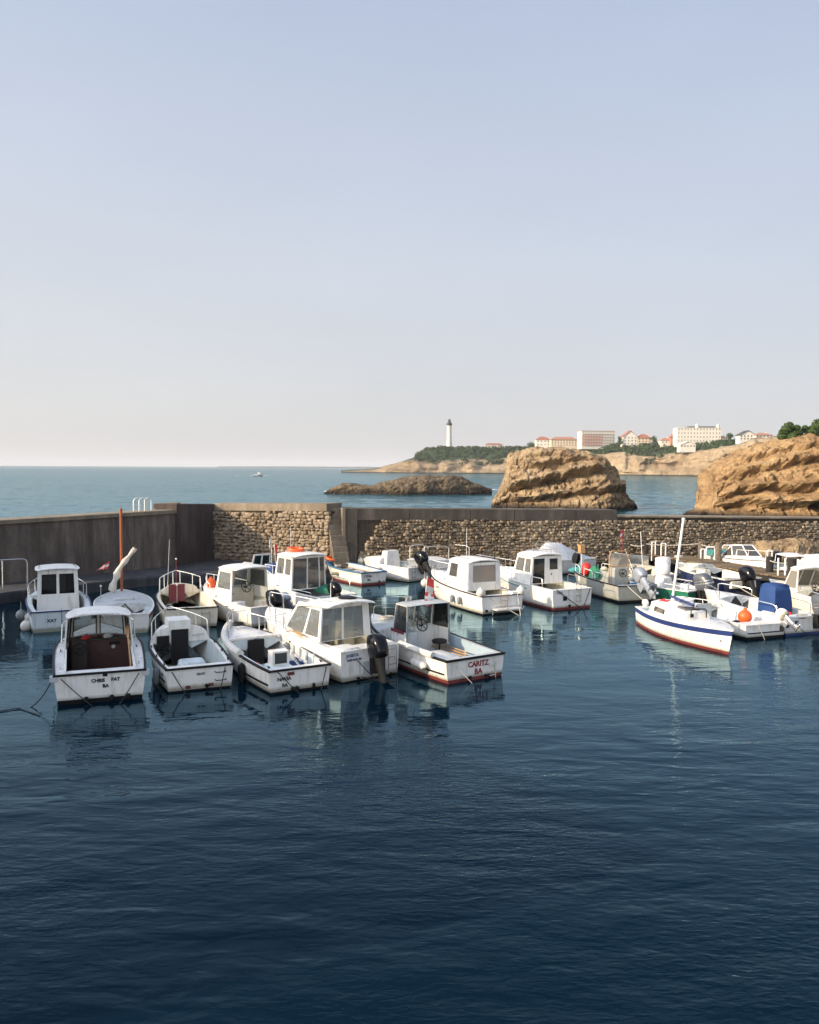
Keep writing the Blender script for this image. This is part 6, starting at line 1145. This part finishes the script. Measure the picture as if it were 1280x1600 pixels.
m = MB(); rows = [[(-1.0, y_, 1.0 + .12 * (1 - y_ * y_)), (.3, y_ * .9, 1.14 + .14 * (1 - y_ * y_)), (1.5, y_ * .62, 1.20 + .14 * (1 - y_ * y_)), (2.3, y_ * .36, 1.18 + .08 * (1 - y_ * y_))] for y_ in (-.98, -.6, 0, .6, .98)]; m.grid(rows); part(m, 'foredeck_moulding', WHITE, r)
bow_rail(H, .62, .55, .08, mat=WRAIL, posts=3); tubes(r, 'targa_hoop', WRAIL, [[(-1.6, s * 1.0, 1.0), (-.9, s * .85, 1.75)] for s in (1, -1)] + [[(-.9, .85, 1.75), (-.9, -.85, 1.75)]], .05); rbox(r, -L / 2 + .02, -L / 2 + 1.0, -1.04, 1.04, .55, 1.28, TEALT, 'sun_pad', .95)
r, L = place('motorboat', 'white boat with a flat pale bimini, beyond the jetty ladder', (1215, 905), (1275, 893), 1.1, 5.2)
H = hull(r, L, 2.1, .85, 1.05, td=.5, rail=BLACK, rr=.03); roof(r, -1.0, .8, .8, .7, 1.62, .05, .05, 0, TARP, name='bimini'); [tubes(r, 'bimini_post', WRAIL, [[(x, s * .80, .9), (x, s * .72, 1.62)]], .02) for x in (-.9, .7) for s in (1, -1)]; outboard(H, 0, .85, s=1.3, tilt=10)
r, L = place('motorboat', 'white boat under a cream cover at the right edge beyond the jetty', (1330, 915), (1262, 890), 1.0, 5.0)
H = hull(r, L, 2.0, .8, 1.0, td=.5); rbox(r, -1.6, .9, -.85, .85, .8, 1.75, TARP, 'boat_cover', .7)
r, L = place('rowing_boat', 'little turquoise dinghy lying beyond the jetty piles', (1098, 872), (1066, 866), .8, 3.6); H = hull(r, L, 1.5, .6, .75, top=TEALT, deck=TEALT, inner=TEALT, td=.85, rail=WHITE)
m = MB(); x = H.X(.4); m.box(x - .12, x + .12, -H.G(.4) + .15, H.G(.4) - .15, .42, .46); part(m, 'thwart', TEAK, r, 0)
# ================================================================== jetty, piles, ladders
def plankmat():
    m, t, b = new_mat('jetty_planks'); f = noise_n(t, coords(t, 'Object', (1, 8, 1)), 2.0, 6, .65); g = nd(t, 'ShaderNodeNewGeometry'); c1 = ramp_n(t, g.outputs['Random Per Island'], [(0, (.13, .085, .045)), (.5, (.19, .13, .07)), (1, (.24, .175, .10))])
    c = mix_c(t, .6, c1, ramp_n(t, f, [(.3, (.5, .5, .5)), (.65, (1, 1, 1))]), 'MULTIPLY'); t.links.new(c, b.inputs['Base Color']); b.inputs['Roughness'].default_value = .9; bump_n(t, b, f, .02); return m
PLANK = plankmat(); PILE = paint('pile_timber', (.022, .02, .019), .9, dirt=.3, scale=5, bump=.02); PILEL = paint('weathered_pile', (.15, .12, .09), .9, dirt=.3, scale=5, bump=.02)
JA, JB = at(985, 861, .95), at(1330, 920, .95); dj = (JB - JA).normalized(); nj = Vector((-dj.y, dj.x, 0)); LJ = (JB - JA).length
jet = empty('jetty', JA, 0, 'brown planked wooden jetty running out from the wall on the right', 'jetty'); m = MB(); k = 0; random.seed(2)
while k < LJ:
    a = dj * k; b = dj * (k + .19); zz = random.uniform(-.012, .012); o0, o1 = random.uniform(-.04, .04), 1.9 + random.uniform(-.04, .04); q = [a + nj * o0, b + nj * o0, b + nj * o1, a + nj * o1]; m.loft([[p + Vector((0, 0, zz - .06)) for p in q], [p + Vector((0, 0, zz)) for p in q]]); k += .205
part(m, 'deck_planks', PLANK, jet, 0); m = MB()
for o in (.12, 1.7): m.obox(dj * LJ / 2 + nj * o - Vector((0, 0, .20)), dj * LJ / 2, nj * .07, (0, 0, .13))
part(m, 'beam', PILE, jet, 0)
for i in range(9):
    for o in (.2, 1.6): c = dj * (LJ * (i + .4) / 9) + nj * o; m = MB(); m.lathe([(.13, -2.2), (.12, -.1)], c, n=8); part(m, 'support_post', PILE, jet)
for i, (px, yt, yb, d_, mt, lb) in enumerate([(1010, 844, 878, 53.5, PILE, 'slim dark pile left of the white jetty rails'), (1030, 848, 884, 52.6, PILE, 'dark pile standing between the white jetty rails'), (1096, 846, 882, 51.5, PILEL, 'weathered brown pile, first of two by the turquoise dinghy'), (1123, 848, 886, 50.4, PILEL, 'weathered brown pile, second of two, beside the speedboat stern'),
      (1203, 870, 918, 44.3, PILE, 'dark pile left of the white jetty ladder'), (1238, 873, 928, 42.8, PILE, 'thick dark pile right of the white jetty ladder'), (1253, 864, 902, 46.0, PILEL, 'pale weathered pile behind the white jetty ladder'), (1263, 874, 905, 45.6, PILE, 'short dark pile by the covered boat at the right edge')]):
    A = at_d(px, yt, d_); w_ = {0: .16, 1: .19, 2: .2, 3: .2, 4: .2, 5: .24, 6: .2, 7: .14}[i]; m = MB(); m.lathe([(w_, -1.5 - A.z), (w_ * .95, -.1), (w_ * .85, 0), (w_ * .3, .03)], (0, 0, 0), n=10); tag(m.build('mooring_pile', mt, loc=A), lb, 'pile', 'mooring piles along the jetty')
def jladder(px0, px1, yt, yb, d_, label, rungs=5):
    a, b = at_d(px0, yt, d_), at_d(px1, yt, d_); zb = at_d(px0, yb, d_).z; l = [[(0, 0, 0), (0, 0, zb - a.z)], [(b.x - a.x, 0, 0), (b.x - a.x, 0, zb - a.z)]]; m = MB()
    for q in l: m.tube(q, .045, 6)
    for i in range(rungs): z = (zb - a.z) * (.35 + .6 * i / (rungs - 1)) if rungs > 1 else 0; m.tube([(0, 0, z), (b.x - a.x, 0, z)], .032, 6)
    tag(m.build('jetty_ladder', WRAIL, loc=a), label, 'ladder', 'white ladders and rails of the jetty')
jladder(1216.5, 1227.5, 872, 924, 42.9, 'white ladder between two dark piles at the outer jetty', 4)
jladder(1019, 1024.5, 847, 876, 53.0, 'white rail pair left of the dark pile by the inner jetty', 1); jladder(1033.5, 1040.5, 849, 876, 52.4, 'white rail pair right of the dark pile by the inner jetty', 1)
for k, (p0, p1, y0, y1, d_, lb) in enumerate([(1095, 1101, 858, 875, 50.8, 'white hoop rail on the jetty before the first weathered pile'), (1103, 1117, 855, 876, 50.6, 'white arched hoop on the jetty between the two weathered piles'), (1246, 1247.5, 874, 900, 45.2, 'single white post on the jetty right of the ladder')]):
    a, b = at_d(p0, y1, d_), at_d(p1, y1, d_); h_ = at_d(p0, y0, d_).z - a.z; m = MB(); m.tube([p - a for p in hoop(a, b, h_)], .045, 6); tag(m.build('hoop_rail', WRAIL, loc=a), lb, 'railing', 'white ladders and rails of the jetty')
# foam and a far motorboat on the open sea
FOAM = paint('foam', (.75, .78, .78), .8, dirt=.05)
for i, (px, py, wd) in enumerate([(408, 743, 24), (371, 743.5, 6), (513, 768, 14), (772, 765, 10)]):
    A = at(px, py, 0); m = MB(); s_ = A.y / F; random.seed(i)
    for k in range(26): x = random.gauss(0, .28) * wd * s_; y = random.gauss(0, 1) * wd * s_ * .5; q = random.uniform(.02, .07) * wd * s_; m.poly([(x - q * 2, y - q, .02), (x + q * 2, y - q * .6, .02), (x + q * 1.3, y + q, .05), (x - q * 1.5, y + q * .8, .05)])
    tag(m.build('foam', FOAM, loc=A, sharp=0, merge=False, recalc=False), ['white wake foam streak on the open sea', 'tiny foam patch left of the wake', 'breaking foam at the left tip of the low rock', 'foam at the foot of the tan rock'][i], 'foam', None, 'stuff')
r = empty('motorboat', at(404, 743.2, 0), R(15), 'tiny distant motorboat leaving a white wake on the open sea', 'boat', GB); H = hull(r, 7, 2.4, .9, 1.4, td=.6); rbox(r, -.5, 1.2, -.7, .7, .9, 2.2, WHITE, 'cabin', .8)

# loose gear lying about in the boats
def bucket(P, label, mat=None, r=.14, h=.26):
    m = MB(); m.lathe([(r * .78, 0), (r, h), (r * 1.05, h), (r * .93, h * .96), (r * .72, .03)], (0, 0, 0), n=14); m.tube([(r * math.cos(a), 0, h + r * .9 * math.sin(a)) for a in [math.pi * i / 8 for i in range(9)]], .008, 4); return tag(m.build('bucket', mat or BLUEP, loc=P), label, 'bucket')
def coil(P, label, mat=None, r=.2, n=4):
    m = MB(); pts = []
    for i in range(n * 14): a = 2 * math.pi * i / 14; q = r * (1 - .10 * math.sin(i * .7)) * (1 - .05 * (i // 14 % 2)); pts.append((q * math.cos(a), q * math.sin(a) * .85, .02 + .028 * (i / 14)))
    m.tube(pts, .018, 5); return tag(m.build('rope_coil', mat or ROPEW, loc=P), label, 'rope coil')
def jerry(P, label, mat=None, rz=0):
    root = empty('jerry_can', P, rz, label, 'fuel can'); rbox(root, -.17, .17, -.10, .10, 0, .36, mat or REDP, 'body', .92); m = MB(); m.tube([(-.1, 0, .36), (-.08, 0, .41), (.05, 0, .41), (.07, 0, .36)], .016, 5); m.lathe([(.03, .36), (.03, .41)], (.12, 0, 0), n=8); part(m, 'handle', BLACK, root); return root
def cushion(P, label, mat, w_=.5, d_=.4, rz=0):
    m = MB(); rows = []
    for zz, k in ((0, .9), (.03, 1), (.07, 1), (.10, .9), (.105, .5)): rows.append([(math.copysign(abs(math.cos(a)) ** .5, math.cos(a)) * w_ / 2 * k, math.copysign(abs(math.sin(a)) ** .5, math.sin(a)) * d_ / 2 * k, zz) for a in [2 * math.pi * i / 20 for i in range(20)]])
    m.loft(rows); o = m.build('seat_cushion', mat, loc=P); o.rotation_euler = (0, 0, rz); return tag(o, label, 'cushion')
def B_(word): return next(o for o in bpy.data.objects if o.parent is None and o.get('label') and word in o['label'] and o.get('category') == 'boat')
b_ = B_('LILOU'); bucket(wpt(b_, -2.1, .55, .08), 'blue bucket in the port stern corner of the LILOU boat'); coil(wpt(b_, -2.05, -.55, .09), 'pale rope coil in the starboard stern corner of the LILOU boat'); coil(wpt(b_, 1.75, .1, 1.27), 'pale rope coil on the foredeck of the LILOU boat', r=.16)
b_ = B_('NAVIA'); bucket(wpt(b_, -2.35, .45, .06), 'black bucket in the stern of the NAVIA boat', BLACK); coil(wpt(b_, 1.9, .1, 1.07), 'dark rope coil on the foredeck of the NAVIA boat', ROPED, .17); jerry(wpt(b_, -.7, .55, .07), 'red fuel can on the cockpit floor of the NAVIA boat', rz=.6); tag(tubes(None, 'boat_hook', STEEL, [[wpt(b_, -1.6, -.55, .35), wpt(b_, .9, -.72, .95)]], .016), 'thin metal boat hook leaning along the NAVIA starboard side', 'boat hook')
b_ = B_('CHRIS'); bucket(wpt(b_, -1.2, .5, .11), 'grey bucket on the dark cockpit floor of the CHRIS PAT boat', FENDG); coil(wpt(b_, 2.1, .0, 1.24), 'pale rope coil on the foredeck of the CHRIS PAT boat'); crate(wpt(b_, -1.9, -.55, .11), 'blue crate in the dark cockpit of the CHRIS PAT boat', .5, .38, .26, BLUEP, .2)
b_ = B_('CARITZ'); bucket(wpt(b_, -2.5, -.55, .09), 'orange bucket at the transom of the CARITZ boat', ORANGE); coil(wpt(b_, 1.7, .15, 1.10), 'pale rope coil on the grey foredeck of the CARITZ boat', r=.22); crate(wpt(b_, -1.6, -.35, .09), 'grey fish crate on the floor of the CARITZ boat', .6, .4, .2, DECKG, .1)
b_ = B_('maroon hatch'); coil(wpt(b_, -1.2, -.4, .27), 'pale rope coil on the floor of the cream maroon hatch boat'); cushion(wpt(b_, -2.45, .3, .61), 'maroon cushion on the stern seat of the cream maroon hatch boat', MAROON); bucket(wpt(b_, -.6, .6, .26), 'white bucket in the cream maroon hatch boat', WHITE)
b_ = B_('steering wheel and orange'); jerry(wpt(b_, -1.9, -.75, .16), 'red fuel can at the stern beside the tilted silver outboard', rz=1.2); coil(wpt(b_, 1.3, .0, 1.2), 'dark rope coil on the bow of the open wheelhouse boat', ROPED, .18)
b_ = B_('small blue and white rowing'); coil(wpt(b_, 1.2, .1, .60), 'pale rope coil in the bow of the blue rowing boat', r=.18); oar(wpt(b_, -1.7, .45, .56), wpt(b_, .9, .35, .60), 'port oar lying across the seats of the blue rowing boat'); oar(wpt(b_, -1.7, -.45, .56), wpt(b_, .9, -.35, .60), 'starboard oar lying across the seats of the blue rowing boat')
b_ = B_('grey hulled'); bucket(wpt(b_, -1.9, .5, .21), 'black bucket on the deck of the grey workboat', BLACK, .17, .3); crate(wpt(b_, -.2, -.4, .21), 'white fish crate amidships in the grey workboat', .7, .45, .25, DECK, .1); crate(wpt(b_, .6, .1, .21), 'teal fish crate forward in the grey workboat', .7, .45, .25, TEALT, .3); coil(wpt(b_, .1, .55, .21), 'green rope coil in the grey workboat', NETG, .28, 6)
b_ = B_('orange ball buoy in it'); bucket(wpt(b_, -1.2, .5, .16), 'blue bucket beside the orange ball buoy', BLUEP); coil(wpt(b_, -.6, -.5, .17), 'dark rope coil on the floor of the orange buoy boat', ROPED); cushion(wpt(b_, -.9, .2, .16), 'grey cushion on the floor of the orange buoy boat', LINERB)
b_ = B_('dark navy'); coil(wpt(b_, 2.2, .0, 1.74), 'pale rope coil on the cream foredeck of the navy boat', r=.2); bucket(wpt(b_, -1.8, -.45, 1.12), 'red bucket on the engine box of the navy boat', REDP); cushion(wpt(b_, -2.0, .3, 1.12), 'navy cushion on the engine box of the navy boat', NAVYP)
b_ = B_('green hulled'); bucket(wpt(b_, -1.7, -.2, .57), 'white bucket on the seat of the green boat', DECK); coil(wpt(b_, 1.6, 0, .95), 'pale rope coil on the bow of the green boat')
b_ = B_('royal blue'); coil(wpt(b_, .5, .2, .22), 'pale rope coil forward of the blue console cover'); jerry(wpt(b_, -2.2, .3, .45), 'red fuel can at the stern of the blue covered boat')
for i, (p0, p1, d_, h0, h1, lb) in enumerate([(985, 1010, 54.0, 851, 851, 'slack white rope to the slim dark jetty pile'), (1010, 1096, 52.5, 850, 849, 'long slack white rope between the dark and weathered piles'), (1096, 1123, 51.0, 851, 852, 'short white rope between the two weathered piles'), (1203, 1238, 43.6, 876, 878, 'white rope between the two dark outer piles')]): rope(lb, at_d(p0, h0, d_), at_d(p1, h1, d_ - .4), .10, ROPEW, .03)
for i, (px, py, d_, wd) in enumerate([(705, 886, 50, 0), (870, 880, 50, 0), (620, 884, 49, 0), (560, 884, 49, 0)]):
    A = at(px, py - 2, ZP); m = MB(); m.tube([(.0, 0, -.12), (0, -.12, -.2), (0, -.16, -.36), (0, -.10, -.48), (0, .0, -.40)], .025, 5); tag(m.build('mooring_ring', PILE, loc=A), ['iron ring on the ledge behind the railed white boat', 'iron ring on the ledge behind the tarp covered boat', 'iron ring on the ledge behind the small white open boat', 'iron ring on the ledge behind the blue rowing boat'][i], 'mooring ring', 'iron rings on the quay ledge')
for i, (s0, e0, lb) in enumerate([((531, 884), (540, 886), 'pale bow rope of the blue rowing boat'), ((605, 878), (618, 884), 'pale bow rope of the small white open boat'), ((690, 892), (705, 885), 'pale bow rope of the canopy cabin boat'), ((786, 888), (800, 879), 'pale bow rope of the door cabin boat')]):
    rope(lb, at(*s0, .8), at(e0[0], e0[1], .45), .25, ROPEW, .018)
